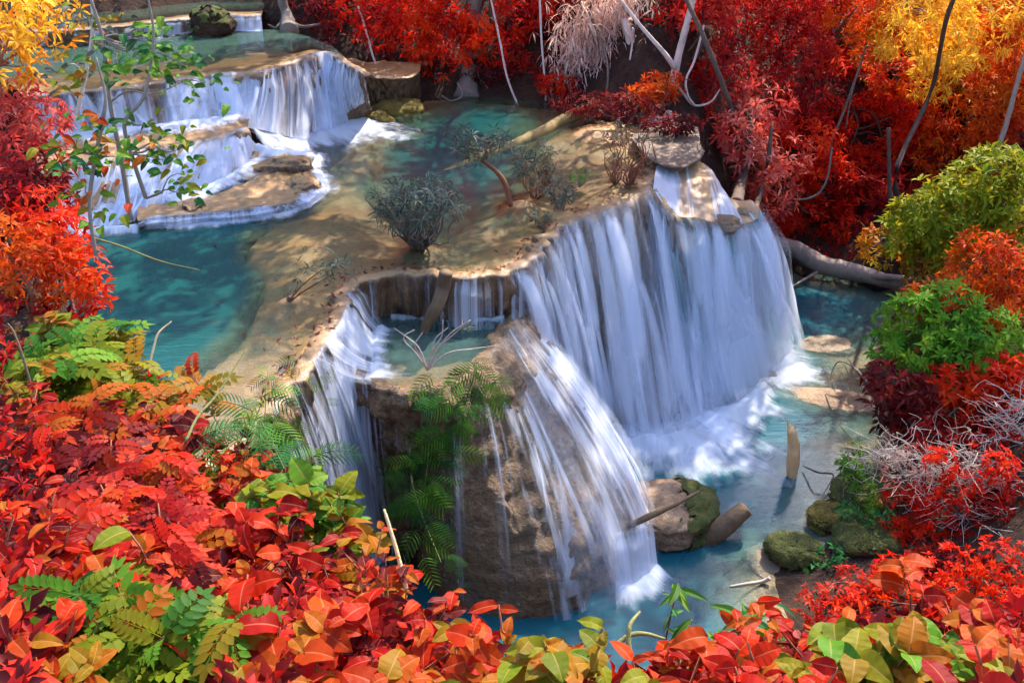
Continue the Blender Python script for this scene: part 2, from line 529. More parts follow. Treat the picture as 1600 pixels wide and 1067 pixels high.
PAL = {
    'red': [(0.32, 0.006, 0.006), (0.58, 0.012, 0.006), (0.72, 0.028, 0.007), (0.80, 0.07, 0.008)],
    'crimson': [(0.09, 0.005, 0.008), (0.28, 0.008, 0.012), (0.50, 0.014, 0.016), (0.62, 0.06, 0.03)],
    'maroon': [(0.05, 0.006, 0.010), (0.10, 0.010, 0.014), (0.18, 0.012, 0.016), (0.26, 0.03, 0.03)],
    'orange': [(0.50, 0.030, 0.006), (0.58, 0.060, 0.007), (0.60, 0.105, 0.009), (0.56, 0.170, 0.012)],
    'gold': [(0.480, 0.1200, 0.0080), (0.464, 0.1920, 0.0096), (0.384, 0.2240, 0.0120), (0.240, 0.1920, 0.0120)],
    'glow_gold': [(0.74, 0.20, 0.01), (0.80, 0.38, 0.02), (0.80, 0.52, 0.04), (0.74, 0.50, 0.05)],  # leaf colour standing in for the hazy sun glow of the top corners
    'lime': [(0.162, 0.2025, 0.0101), (0.223, 0.2936, 0.0121), (0.344, 0.3038, 0.0142), (0.101, 0.2228, 0.0121)],
    'green': [(0.032, 0.1404, 0.0130), (0.076, 0.2592, 0.0216), (0.151, 0.3672, 0.0216), (0.216, 0.3888, 0.0324)],
    'deepgreen': [(0.010, 0.0780, 0.0286), (0.016, 0.1430, 0.0455), (0.039, 0.2470, 0.0650), (0.104, 0.3380, 0.0520)],
    'sage': [(0.032, 0.0560, 0.0400), (0.072, 0.1120, 0.0800), (0.128, 0.1600, 0.1280), (0.240, 0.2640, 0.2320)],
    'straw': [(0.45, 0.24, 0.19), (0.66, 0.46, 0.40), (0.82, 0.66, 0.60), (0.88, 0.76, 0.70)],  # pale dry fronds, with sunlit pink brightness put into the colour
    'rose': [(0.360, 0.0270, 0.0270), (0.540, 0.0540, 0.0450), (0.612, 0.1260, 0.0990), (0.630, 0.2340, 0.1980)],
}
for k_, c_ in PAL.items():
    M['c_' + k_] = mat_leaf(k_ + ' foliage', c_, False)
    M['l_' + k_] = mat_leaf(k_ + ' leaf', [tuple(0.66 * v for v in c) for c in c_], True)

# ================================================================== TERRAIN AND WATER
Z1, ZP, ZB, ZA, ZT, ZF = 5.5, 4.4, 5.76, 6.6, 7.7, 8.2
# (lip pixel, z of the lip, base pixel, z of the base) of the great terrace, from the near left to the far right
LIP = [(300, 765), (345, 725), (395, 672), (445, 620), (485, 570), (512, 530), (535, 495), (543, 462), (560, 440), (610, 431),
       (665, 429), (700, 432), (745, 436), (790, 428), (822, 410), (848, 385), (882, 352), (930, 332), (975, 316), (1012, 297), (1027, 262), (1032, 222)]
LIP3 = np.array([at(x, y, Z1) for x, y in LIP])
BASE = {14: (872, 690), 15: (895, 685), 16: (932, 678), 17: (972, 675), 18: (1015, 672), 19: (1060, 662), 20: (1095, 642), 21: (1120, 612)}
BASE3 = []
for i, p in enumerate(LIP3):
    if i in BASE: b = at(*BASE[i], 0.0)
    elif i < 8: b = p + np.array([0.55, 0.25, 0])
    else: b = p + np.array([0.1, 0.15, 0])
    b = b.copy(); b[2] = -0.4
    BASE3.append(b)
BASE3 = np.array(BASE3)


def prof_fall(t):
    return 0.40 * t ** 0.55 + 0.60 * t ** 2.2


def prof_dome(t):
    return 0.35 * t + 0.65 * np.sin(t * math.pi / 2) ** 0.9


def loft(top, bot, nu, nv, hprof, lead=None, v0=0.0):
    """sheet of points from a lip curve to a base curve; lead = rows that run inward over the lip"""
    C = catmull(np.column_stack([top, bot]), 0)
    C, s = resample(C, nu, 3)
    T, B = C[:, :3], C[:, 3:]
    tv = np.linspace(v0, 1, nv)
    h = hprof(tv)
    P = np.empty((nu, nv, 3))
    P[:, :, :2] = T[:, None, :2] + (B - T)[:, None, :2] * h[None, :, None]
    P[:, :, 2] = T[:, None, 2] + (B - T)[:, None, 2] * tv[None, :]
    tg = np.gradient(T[:, :2], axis=0); tg /= np.linalg.norm(tg, axis=1, keepdims=True) + 1e-9
    outw = np.stack([tg[:, 1], -tg[:, 0]], 1)              # right-hand side of the lip = outwards (downstream)
    return P, s, outw, tv


def smooth1(a, k):
    w = np.hanning(k * 2 + 1); w /= w.sum()
    return np.stack([np.convolve(np.pad(a[:, j], k, 'edge'), w, 'valid') for j in range(a.shape[1])], 1)


def wall(name, top, bot, mat, nu, nv, hprof, amp=0.18, flute=0.14, rim=0.4, rim_up=0.03, strata=0.0, seed=0.0, ss=14, cave=None, ragged=0.22, undercut=0.22):
    P, s, outw, tv = loft(top, bot, nu, nv, hprof)
    outw = smooth1(outw, ss)
    L = np.linalg.norm(P[:, -1] - P[:, 0], axis=1).mean()
    U, Vv = np.meshgrid(s, tv * L, indexing='ij')
    q = np.stack([U * 1.0, Vv * 0.5, np.full_like(U, seed)], -1)
    ql = np.stack([U * 3.2, Vv * 0.35, np.full_like(U, seed + 3)], -1)
    qf = np.stack([U * 9.0, Vv * 1.2, np.full_like(U, seed + 9)], -1)
    d = amp * 2 * (fbm(q, 3) - 0.5) + flute * 2 * (fbm(ql, 3) - 0.5) + 0.05 * (fbm(qf, 2) - 0.5) * 2
    lump = fbm(P.reshape(-1, 3) * 2.3, 4).reshape(U.shape) - 0.5
    fine_ = fbm(P.reshape(-1, 3) * 7.0, 3).reshape(U.shape) - 0.5
    d = d + amp * 1.4 * lump + 0.5 * amp * fine_
    if strata:
        d = d + strata * (fbm(np.stack([U * 0.5, Vv * 5.0, np.full_like(U, seed + 21)], -1), 3) - 0.5) * 2
    d = d * sstep(0, 0.06, tv)[None, :] - undercut * sstep(0.0, 0.5, tv)[None, :]
    if cave:
        u0, w_, dep, t0 = cave
        d = d - dep * np.exp(-(((s / s[-1] - u0) / w_) ** 2))[:, None] * sstep(t0, t0 + 0.25, tv)[None, :] * (0.8 + 0.5 * (fbm(q * 1.5, 2) - 0.5))
    # hanging drip fringe: the edge of the lip is scalloped
    edge = ragged * (fbm(np.stack([s * 3.4, s * 0, np.full_like(s, seed + 5)], -1), 4) - 0.5) * 2 + 0.05
    d = d + edge[:, None]
    P = P.copy(); P[:, :, :2] += outw[:, None, :] * d[:, :, None]
    rows = [P]
    if rim:
        k = 5
        R_ = np.empty((nu, k, 3))
        for j in range(k):
            f = 1 - j / k
            R_[:, j, :2] = P[:, 0, :2] - outw * rim * f
            bumpz = 0.09 * (fbm(np.stack([s * 5 + j * .3, s * 0 + j * .9, np.full_like(s, seed + 7)], -1), 3) - 0.42)
            R_[:, j, 2] = top[:, 2].mean() * 0 + P[:, 0, 2] + rim_up * math.sin(math.pi * (1 - f)) + bumpz - (0.14 if j == 0 else 0)
        P = np.concatenate([R_, P], 1)
    n, m = P.shape[:2]
    return tag(mk(name, P.reshape(-1, 3), grid_f(n, m), mat), kind='structure')


def falls(name, label, layers, mat_foam=None, foam=None, group=None, strands=None):
    """layers: list of dict(top,bot,prof,off,dens(u01,t),mat,nu,nv,over). foam: dict(curve, width, dens)"""
    root = thing(name, label, 'waterfall', group=group)
    for li, L in enumerate(layers):
        P, s, outw, tv = loft(L['top'], L['bot'], L.get('nu', 160), L.get('nv', 36), L.get('prof', prof_fall))
        outw = smooth1(outw, L.get('ss', 10))
        nu, nv = P.shape[:2]
        over = L.get('over', 0.12)
        hh = np.linalg.norm(P[:, -1] - P[:, 0], axis=1).mean()
        sd = L.get('seed', 0.0) + li * 31.7
        U, Vv = np.meshgrid(s, tv * hh, indexing='ij')
        rid = fbm(np.stack([U * 2.2, Vv * 0.15, np.full_like(U, sd)], -1), 3) - 0.5
        rid2 = fbm(np.stack([U * 7.0, Vv * 0.2, np.full_like(U, sd + 4)], -1), 2) - 0.5
        off = L.get('off', 0.08)
        d = off * (0.4 + 0.9 * sstep(0, 0.3, tv))[None, :] + 0.20 * rid * sstep(0.02, 0.3, tv)[None, :] + 0.05 * rid2
        P = P.copy(); P[:, :, :2] += outw[:, None, :] * d[:, :, None]
        P[:, 0, 2] += 0.03
        k = 5
        lead = np.empty((nu, k, 3))
        for j in range(k):
            f = 1 - j / k
            lead[:, j, :2] = P[:, 0, :2] - outw * over * f
            lead[:, j, 2] = P[:, 0, 2] + 0.012 + 0.03 * math.sin(math.pi * f * 0.5)
        Q = np.concatenate([lead, P], 1)
        tq = np.concatenate([-(1 - np.arange(k) / k) * over, tv * hh])
        nq = Q.shape[1]
        flow = np.empty((nu, nq, 3)); flow[:, :, 0] = s[:, None] + sd; flow[:, :, 1] = tq[None, :]; flow[:, :, 2] = sd
        u01 = s / s[-1]
        tt = np.concatenate([np.zeros(k), tv])
        UU, TT = np.meshgrid(u01, tt, indexing='ij')
        de = np.asarray(L['dens'](UU, TT), float) * np.ones_like(UU)
        de = de * np.minimum(sstep(-0.001, 0.03, UU), sstep(-0.001, 0.03, 1 - UU)) if L.get('ends', True) else de
        fade = np.concatenate([np.linspace(0.0, 0.8, k), np.ones(nv)])
        de = de * fade[None, :] - 0.5 * (1 - fade[None, :])
        de = de * (0.72 + 0.28 * sstep(0.0, 0.22, TT))
        mk('water_sheet', Q.reshape(-1, 3), grid_f(nu, nq), L.get('mat', M['falls']), root,
           attrs={'flow': flow.reshape(-1, 3), 'dens': de.ravel()})
    if strands:
        Vs, Fl, De, Fs, o = [], [], [], [], 0
        for S in strands:
            r = np.random.default_rng(S.get('seed', 1))
            C = catmull(np.column_stack([S['top'], S['bot']]), 0); C, s = resample(C, 400, 3)
            tg = np.gradient(C[:, :2], axis=0); tg /= np.linalg.norm(tg, axis=1, keepdims=True) + 1e-9
            ow = smooth1(np.stack([tg[:, 1], -tg[:, 0]], 1), 25)
            Ltot = s[-1]
            for k in range(S['n']):
                uc = r.uniform(0.01, 0.99) * Ltot
                if 'pick' in S: uc = Ltot * r.choice(S['pick']) + r.normal(0, 0.02) * Ltot
                w0 = S.get('w', 0.3) * r.uniform(0.25, 1.3) ** 1.5; t0 = 0.0 if r.random() < S.get('lipfrac', 0.6) else r.uniform(0.08, 0.55)
                t1 = min(1.0, t0 + r.uniform(0.45, 1.1)); sway = r.normal(0, 0.12)
                nu_, nv_ = 7, 26
                a = np.linspace(-1, 1, nu_); tt = np.linspace(t0, t1, nv_)
                loc = (tt - t0) / (t1 - t0)
                ww = w0 * (0.7 + 1.1 * loc)
                U = np.clip(uc + sway * loc[None, :] * 2 + a[:, None] * ww[None, :], 0, Ltot)
                h = S.get('prof', prof_fall)(tt)
                g = lambda j: np.interp(U, s, C[:, j])
                P = np.empty((nu_, nv_, 3))
                arc = S.get('arc', 0.35) * r.uniform(0.2, 1.3) * np.sin(np.minimum(loc * 1.4, 1.0) * math.pi / 2) ** 0.7 + S.get('off', 0.1)
                ox = np.interp(U, s, ow[:, 0]); oy = np.interp(U, s, ow[:, 1])
                crown = (1 - a[:, None] ** 2) * 0.10 * w0
                P[:, :, 0] = g(0) + (g(3) - g(0)) * h[None, :] + ox * (arc[None, :] + crown)
                P[:, :, 1] = g(1) + (g(4) - g(1)) * h[None, :] + oy * (arc[None, :] + crown)
                P[:, :, 2] = g(2) + (g(5) - g(2)) * tt[None, :] + 0.02
                de = (1 - np.abs(a[:, None]) ** 1.6) * np.minimum(sstep(-0.02, 0.10, loc), sstep(-0.02, 0.25, 1 - loc))[None, :] * r.uniform(0.7, 1.15) * S.get('dens', 1.0)
                fl = np.stack([U + k * 3.1, np.broadcast_to((tt * 5)[None, :], U.shape), np.full(U.shape, k * 1.7)], -1)
                Vs.append(P.reshape(-1, 3)); Fl.append(fl.reshape(-1, 3)); De.append(de.ravel()); Fs.append(grid_f(nu_, nv_) + o); o += nu_ * nv_
        tag(mk('strands', np.vstack(Vs), np.vstack(Fs), M['strand'], root, attrs={'flow': np.vstack(Fl), 'dens': np.concatenate(De)}), kind='stuff')
    for fo in (foam or []):
        C = catmull(np.asarray(fo['curve'], float), 0)
        nu = fo.get('nu', 110); nv = 18
        C, s = resample(C, nu, 3)
        tg = np.gradient(C[:, :2], axis=0); tg /= np.linalg.norm(tg, axis=1, keepdims=True) + 1e-9
        outw = smooth1(np.stack([tg[:, 1], -tg[:, 0]], 1), 12)
        w = fo['width'] * (0.15 + 1.7 * fbm(np.stack([s * 0.9, s * 0, np.full_like(s, 3.3 + s[-1])], -1), 2))
        tv = np.linspace(-0.35, 1, nv)
        P = np.empty((nu, nv, 3))
        P[:, :, :2] = C[:, None, :2] + outw[:, None, :] * (w[:, None] * tv[None, :])[:, :, None]
        lump = fbm(np.stack([P[:, :, 0] * 2.2, P[:, :, 1] * 2.2, np.full((nu, nv), 1.5)], -1), 3)
        hgt = 0.6 * fo.get('h', 0.22) * np.exp(-((tv + 0.05) / 0.30) ** 2)[None, :] * (0.3 + 1.3 * lump)
        zc = np.broadcast_to(C[:, None, 2], (nu, nv))
        if 'floor' in fo: zc = zc + (fo['floor'] - zc) * sstep(0.05, 0.75, tv)[None, :]
        P[:, :, 2] = zc + 0.02 + hgt
        flow = np.empty((nu, nv, 3)); flow[:, :, 0] = s[:, None] * 1.2; flow[:, :, 1] = tv[None, :] * w[:, None] * 1.2; flow[:, :, 2] = 5.0 + s[-1]
        e = np.minimum(sstep(0, 0.08, s / s[-1]), sstep(0, 0.08, 1 - s / s[-1]))
        de = fo.get('dens', 1.0) * (1.12 * np.exp(-(np.maximum(tv, 0) / 0.52) ** 1.6)[None, :] - 0.06) * e[:, None] - 0.25 * (1 - e[:, None])
        de = de * (0.5 + 1.0 * fbm(np.stack([s * 1.7, s * 0, np.full_like(s, 8.1 + s[-1])], -1), 3))[:, None]
        mk('foam', P.reshape(-1, 3), grid_f(nu, nv), M['foam'], root, attrs={'flow': flow.reshape(-1, 3), 'dens': de.ravel()})
    return root


# --- signed distance to polygons ------------------------------------------------
def poly_sd(px, py, poly):
    poly = np.asarray(poly, float)[:, :2]
    x, y = np.asarray(px, float), np.asarray(py, float)
    best = np.full(x.shape, 1e18); ins = np.zeros(x.shape, bool)
    for i in range(len(poly)):
        a, b = poly[i], poly[(i + 1) % len(poly)]
        ab = b - a
        t = np.clip(((x - a[0]) * ab[0] + (y - a[1]) * ab[1]) / (ab @ ab + 1e-12), 0, 1)
        best = np.minimum(best, (x - a[0] - t * ab[0]) ** 2 + (y - a[1] - t * ab[1]) ** 2)
        c = ((a[1] > y) != (b[1] > y)) & (x < (b[0] - a[0]) * (y - a[1]) / (b[1] - a[1] + 1e-12) + a[0])
        ins ^= c
    d = np.sqrt(best)
    return np.where(ins, -d, d)


# --- great terrace: bed and water ------------------------------------------------
TER = [p[:2] for p in LIP3] + [at(1000, 196, Z1)[:2], at(950, 184, Z1)[:2], at(880, 160, Z1)[:2], at(800, 150, Z1)[:2], at(690, 146, Z1)[:2],
       at(640, 158, Z1)[:2], at(560, 150, Z1)[:2], at(480, 190, Z1)[:2], at(380, 230, Z1)[:2], at(250, 280, Z1)[:2], at(80, 300, Z1)[:2], at(-60, 380, Z1)[:2],
       at(-120, 560, Z1)[:2], at(-60, 760, Z1)[:2], at(120, 800, Z1)[:2]]
DEEP_L = [at(x, y, Z1)[:2] for x, y in [(90, 330), (250, 350), (400, 335), (470, 318), (440, 335), (405, 365), (402, 400), (425, 425), (420, 470), (400, 520), (350, 560), (270, 620), (180, 640), (60, 560), (20, 420)]]
DEEP_T = [at(x, y, Z1)[:2] for x, y in [(600, 200), (640, 178), (700, 160), (790, 155), (850, 165), (872, 185), (862, 205), (875, 235), (870, 275), (830, 300), (800, 330), (760, 350), (720, 375), (680, 385), (640, 360), (560, 320), (530, 290), (560, 235)]]
ISLES = [((655, 385), 0.55, 0.10), ((815, 318), 0.75, 0.10), ((870, 335), 0.5, 0.10), ((985, 285), 0.9, 0.05), ((455, 470), 0.45, 0.07), ((930, 205), 1.3, 0.12), ((990, 215), 1.2, 0.12)]


def ter_depth(x, y):
    a = poly_sd(x, y, DEEP_L); b = poly_sd(x, y, DEEP_T)
    n = fbm(np.stack([x * 0.55, y * 0.55, np.full_like(x, 2.0)], -1), 3) - 0.5
    da = 1.7 * sstep(-0.05, 1.0, -a + 0.35 * n)
    db = 1.5 * sstep(-0.5, 2.4, -b + 1.2 * n)
    sh = 0.07 + 0.10 * np.clip(n + 0.1, 0, 1) + 0.20 * sstep(1.8, 0.0, b + 1.5 * n) + 0.14 * sstep(1.2, 0.0, a)
    d = np.maximum(np.maximum(da, db), sh)
    for (px, py), r, h in ISLES:
        c = at(px, py, Z1)
        rr = np.hypot(x - c[0], y - c[1]) / r
        d = d - (d + h) * np.exp(-rr ** 2 * 1.6) * (rr < 2.2)
    return d


def bed_sheet(name, poly, x0, x1, y0, y1, step, zf, mat, margin=0.0, attrs=None, kind='structure', pad=0.0):
    xs = np.arange(x0, x1, step); ys = np.arange(y0, y1, step)
    X, Y = np.meshgrid(xs, ys, indexing='ij')
    Zv = zf(X, Y)
    V = np.stack([X, Y, Zv], -1).reshape(-1, 3)
    F = grid_f(len(xs), len(ys))[:, ::-1]
    if poly is not None:
        sd = poly_sd(X, Y, poly).ravel()
        F = F[(sd[F] < pad).all(1)]
        used = np.unique(F); mp = -np.ones(len(V), int); mp[used] = np.arange(len(used))
        V = V[used]; F = mp[F]
    else: used = np.arange(len(V))
    at_ = {k: f(X, Y).ravel()[used] for k, f in (attrs or {}).items()}
    return tag(mk(name, V, F, mat, attrs=at_), kind=kind)


bed_sheet('travertine_terrace', TER, -16, 7, 9, 38, 0.13,
          lambda X, Y: Z1 - ter_depth(X, Y) + 0.05 * (fbm(np.stack([X * 3, Y * 3, X * 0], -1), 3) - 0.5) + 0.09 * np.clip(0.12 - np.abs(fbm(np.stack([X * 0.7, Y * 0.7, X * 0 + 5], -1), 3) - 0.5), 0, 1) / 0.12 - 0.03, M['trav'], pad=-0.12)
bed_sheet('terrace_pool', TER, -16, 7, 9, 38, 0.17, lambda X, Y: Z1 + X * 0, M['pool_hi'],
          attrs={'depth': lambda X, Y: np.maximum(ter_depth(X, Y), 0.0)}, pad=-0.22)
wall('terrace_wall', LIP3, BASE3, M['trav_wall'], 420, 64, prof_fall, amp=0.20, flute=0.16, rim=0.42, seed=1.0)

# --- the pocket pool below the notch, and the big tufa buttress under it ---------
PK = [(545, 560), (560, 590), (600, 610), (640, 612), (690, 604), (735, 582), (770, 550), (793, 518), (803, 495), (800, 470)]
PK3 = np.array([at(x, y, ZP) for x, y in PK])
PKB = [(545, 800), (570, 830), (600, 860), (640, 905), (700, 950), (752, 985), (880, 988), (985, 932), (1018, 862), (1010, 800)]
PKB3 = np.array([at(x, y, -0.3) for x, y in PKB])
PKB3[:3] = PK3[:3] + np.array([0.15, -0.15, 0]); PKB3[:3, 2] = -0.3
wall('tufa_buttress', PK3, PKB3, M['tufa'], 300, 80, prof_dome, amp=0.30, flute=0.08, rim=0.35, rim_up=0.04, strata=0.10, seed=8.0, cave=(0.43, 0.075, 1.5, 0.42))
bk = np.array([at(x, y, ZP) for x, y in [(520, 500), (530, 490), (545, 480), (570, 470), (610, 465), (650, 463), (700, 463), (740, 463), (780, 462), (800, 462)]])


def strip(name, front, back, mat, nu, nv, zf=None, attrs=None, inset=0.0, kind='structure'):
    C = catmull(np.column_stack([front, back]), 0); C, s = resample(C, nu, 3)
    tv = np.linspace(inset, 1, nv)
    P = C[:, None, :3] + (C[:, 3:] - C[:, :3])[:, None] * tv[None, :, None]
    T = np.broadcast_to(tv[None, :], (nu, nv))
    if zf is not None: P[:, :, 2] += zf(P, T)
    a = {k: f(P, T).ravel() if f(P, T).ndim == 2 else f(P, T).reshape(-1, 3) for k, f in (attrs or {}).items()}
    o = mk(name, P.reshape(-1, 3), grid_f(nu, nv)[:, ::-1], mat, attrs=a)
    return tag(o, kind=kind) if kind else o


nz = lambda P, s=1.0, sc=1.0: s * (fbm(P * sc, 3) - 0.5)
strip('pocket_ledge', PK3, bk, M['trav'], 90, 30, zf=lambda P, T: -0.03 - 0.45 * np.sin(np.pi * T) ** 0.6 + nz(P, 0.10, 1.3))
strip('pocket_pool', PK3, bk, M['pool_lo'], 90, 30, inset=0.05, zf=lambda P, T: 0 * T + 0.0, attrs={'depth': lambda P, T: 0.03 + 0.42 * np.sin(np.pi * T) ** 0.6 - np.maximum(0, nz(P, 0.25, 1.3))})

# --- right-hand sheet and lobe of the great fall --------------------------------
RS = [((1020, 298), 5.45, (1078, 656)), ((1050, 335), 5.05, (1106, 650)), ((1100, 342), 4.9, (1142, 638)), ((1140, 352), 4.7, (1176, 613)), ((1172, 348), 4.65, (1203, 590)),
      ((1186, 338), 4.75, (1217, 560)), ((1182, 322), 4.85, (1213, 530))]
RS3 = np.array([at(*p, z) for p, z, b in RS]); RSB3 = np.array([at(*b, -0.4) for p, z, b in RS])
RSK = np.array([at(*p, z) for p, z in [((1026, 262), 5.5), ((1045, 256), 5.46), ((1085, 250), 5.42), ((1112, 268), 5.3), ((1130, 300), 5.0), ((1150, 312), 4.9), ((1165, 314), 4.86)]])
wall('terrace_lobe_wall', RS3, RSB3, M['trav_wall'], 170, 56, prof_fall, amp=0.2, flute=0.14, rim=0.3, seed=15.0)
strip('terrace_lobe', RS3, RSK, M['trav'], 110, 36, zf=lambda P, T: 0.10 * np.sin(np.pi * T) + nz(P, 0.12, 1.6))
# the small cap above it
CAP = [((1002, 236), (1006, 250)), ((1018, 250), (1022, 268)), ((1034, 258), (1036, 274)), ((1060, 262), (1062, 276)), ((1082, 254), (1086, 266)), ((1094, 242), (1099, 254)), ((1094, 226), (1100, 240))]
C3 = np.array([at(*a, 5.75) for a, b in CAP]); CB3 = np.array([at(*b, 5.2) for a, b in CAP])
wall('terrace_cap_wall', C3, CB3, M['darkRock'], 70, 14, prof_dome, amp=0.05, flute=0.06, rim=0.2, seed=25.0, ragged=0.08)
CK = np.array([at(*a, 5.78) for a in [(985, 216), (1000, 204), (1020, 196), (1040, 192), (1060, 190), (1078, 192), (1092, 200)]])
strip('terrace_cap', C3, CK, M['darkRock'], 50, 16, zf=lambda P, T: 0.03 * np.sin(np.pi * T) + nz(P, 0.16, 2.0))

# --- upper tiers -----------------------------------------------------------------
def tier(name, lip, z, base, zb, back, seed, nu=160, nv=26, amp=0.12, flute=0.10, pool=None, prof=prof_fall, deep=0.5, rim=0.3):
    t3 = np.array([at(x, y, z) for x, y in lip]); zbs = zb if isinstance(zb, list) else [zb] * len(base)
    b3 = np.array([at(x, y, q) for (x, y), q in zip(base, zbs)]); b3[:, 2] -= 0.2
    wall(name + '_wall', t3, b3, M['trav_wall'], nu, nv, prof, amp=amp, flute=flute, rim=rim, seed=seed, ss=8, ragged=0.05, undercut=0.02)
    if back is not None:
        k3 = np.array([at(x, y, z) for x, y in back])
        strip(name, t3, k3, M['trav'], nu // 2, 34, zf=lambda P, T: -0.02 - deep * sstep(0.15, 0.5, T) + nz(P, 0.05 if pool else 0.22, 1.7) + nz(P, 0.0 if pool else 0.14, 5))
        if pool:
            strip(pool, t3, k3, M['pool_top'], nu // 2, 34, inset=0.06, zf=lambda P, T: 0.0 * T + 0.02, attrs={'depth': lambda P, T: 0.03 + deep * sstep(0.15, 0.5, T)})
    return t3, b3


TL = [(40, 152), (105, 147), (180, 141), (262, 128), (330, 119), (412, 112), (450, 100), (482, 88), (506, 83), (522, 88), (540, 100), (562, 112), (572, 120)]
TB = [(60, 200), (131, 205), (200, 205), (270, 200), (345, 192), (405, 200), (450, 212), (490, 210), (525, 205), (545, 195), (560, 188), (578, 178), (585, 170)]
TK = [(-60, 60), (20, 66), (100, 70), (190, 66), (260, 60), (330, 52), (360, 50), (400, 48), (430, 48), (450, 52), (480, 58), (500, 66), (520, 74)]
tl3, tb3 = tier('upper_terrace', TL, ZT, TB, [6.6, 6.6, 6.6, 6.6, 6.5, 6.3, 5.9, 5.6, 5.6, 5.6, 5.6, 5.6, 5.6], TK, 41.0, pool='upper_pool', nu=220, nv=30, deep=0.7)
AL = [(60, 262), (128, 252), (200, 240), (262, 230), (320, 220), (356, 212), (385, 200)]
AB = [(70, 330), (110, 345), (170, 350), (215, 340), (270, 325), (340, 300), (400, 262)]
AK = [(40, 190), (100, 190), (180, 186), (250, 180), (320, 172), (360, 165), (400, 160)]
al3, ab3 = tier('middle_ledge', AL, ZA, AB, 5.5, AK, 51.0, pool=None, nu=150, nv=30, deep=0.0, prof=prof_dome, amp=0.16)
BL = [(215, 345), (260, 338), (330, 333), (400, 326), (450, 316), (480, 300), (488, 285), (478, 262)]
BB = [(215, 358), (262, 352), (332, 347), (402, 340), (452, 330), (486, 314), (497, 294), (488, 268)]
BK = [(215, 326), (255, 318), (320, 308), (370, 294), (410, 274), (428, 256), (434, 250), (442, 246)]
bl3, bb3 = tier('lower_ledge', BL, ZB, BB, 5.45, BK, 61.0, nu=150, nv=14, deep=-0.04, prof=prof_dome, amp=0.03, flute=0.03)
FL = [(-40, 50), (60, 50), (150, 46), (240, 36), (300, 28), (330, 22), (352, 24), (380, 26), (408, 24)]
FB = [(-40, 72), (60, 72), (150, 67), (240, 58), (300, 52), (332, 48), (355, 50), (380, 50), (410, 50)]
FK = [(-60, 20), (60, 20), (150, 14), (240, 4), (300, -4), (330, -10), (352, -10), (380, -12), (420, -14)]
fl3, fb3 = tier('far_terrace', FL, ZF, FB, ZT, FK, 71.0, nu=140, nv=12, deep=0.3, pool='far_pool', amp=0.06, flute=0.06)
# little side step right of the upper curtain
SL = [(540, 112), (575, 120), (610, 124), (640, 122), (655, 112)]
SB = [(560, 165), (585, 165), (615, 166), (640, 160), (660, 148)]
SK = [(520, 92), (560, 96), (600, 98), (640, 98), (660, 96)]
tier('side_step', SL, 6.6, SB, 5.45, SK, 81.0, nu=70, nv=16, deep=-0.05, amp=0.1)

# --- lower pool and low ground ------------------------------------------------------
POOL = [at(x, y, 0)[:2] for x, y in [(480, 1000), (700, 1120), (1000, 1180), (1200, 1120), (1235, 985), (1200, 900), (1230, 870), (1290, 850), (1300, 790), (1360, 740), (1390, 660),
        (1355, 600), (1380, 540), (1420, 490), (1470, 462), (1380, 448), (1290, 432), (1215, 425), (1150, 380), (1000, 380), (700, 560), (480, 700)]]
RISES = [((1290, 545), 0.9, 1.45), ((1300, 625), 1.3, 1.2), ((1225, 600), 0.9, 0.8), ((1300, 700), 0.9, 0.9), ((1230, 930), 0.7, 1.35)]


def low_depth(x, y):
    sd = poly_sd(x, y, POOL)
    n = fbm(np.stack([x * 0.5, y * 0.5, np.full_like(x, 7.0)], -1), 3) - 0.5
    d = 1.75 * sstep(-0.3, 2.6, -sd + 1.3 * n)
    for (px, py), r, h in RISES:
        c = at(px, py, 0)
        d = d - np.minimum(h, np.maximum(d - 0.05, 0)) * np.exp(-(np.hypot(x - c[0], y - c[1]) / r) ** 2)
    return d, sd


_hx = [-40, -14, -11, -9, -6.5, -4, 0, 2, 3.2, 4.6, 6, 7.5, 9, 12, 16, 40]
_hy = [30, 36, 38.5, 38.0, 35.6, 35.2, 35.6, 34.6, 32.8, 31.2, 31.2, 32, 33.2, 34.5, 35, 36]
_hb = [7.0, 7.6, 7.8, 7.8, 6.0, 5.35, 5.35, 5.35, 5.35, 5.3, 4.8, 3.2, 0.6, 0.25, 0.2, 0.2]


def ground_z(x, y):
    x = np.asarray(x, float); y = np.asarray(y, float)
    d, sd = low_depth(x, y)
    n = fbm(np.stack([x * 0.35, y * 0.35, x * 0 + 4], -1), 4) - 0.5
    z = np.where(sd < 0, -d, 0.02 + 0.22 * sd + 0.5 * n * sstep(0, 3, sd))
    rb = np.maximum(0, x - (9.3 + 0.16 * (y - 18))) * sstep(40, 30, y)          # right bank
    z = z + np.where(sd > 0, 0.55 * rb, 0)
    yb = np.interp(x, _hx, _hy); b = np.interp(x, _hx, _hb)
    s = y - yb + 0.8 * n
    hz = b + 0.75 * np.maximum(s, 0) + np.where(s < 0, s * 2.6, 0)
    return np.minimum(np.maximum(z, hz), 60)


bed_sheet('low_ground', None, -44, 60, 6, 90, 0.42, lambda X, Y: ground_z(X, Y), M['soil'])
bed_sheet('pool_bed', POOL, -8, 16, 6, 38, 0.22, lambda X, Y: -low_depth(X, Y)[0] + 0.03, M['bed'], pad=1.0)
bed_sheet('lower_pool', POOL, -8, 22, 6, 40, 0.22, lambda X, Y: 0.0 * X + 0.005, M['pool_lo'], attrs={'depth': lambda X, Y: np.maximum(low_depth(X, Y)[0], 0.02)}, pad=0.5)

# ================================================================== FALLS
def sub(a, i0, i1): return a[i0:i1]


def dn(u_pts, d_pts, tfun=None):
    def f(U, T):
        d = np.interp(U, u_pts, d_pts)
        return d * (tfun(T) if tfun else 1.0)
    return f


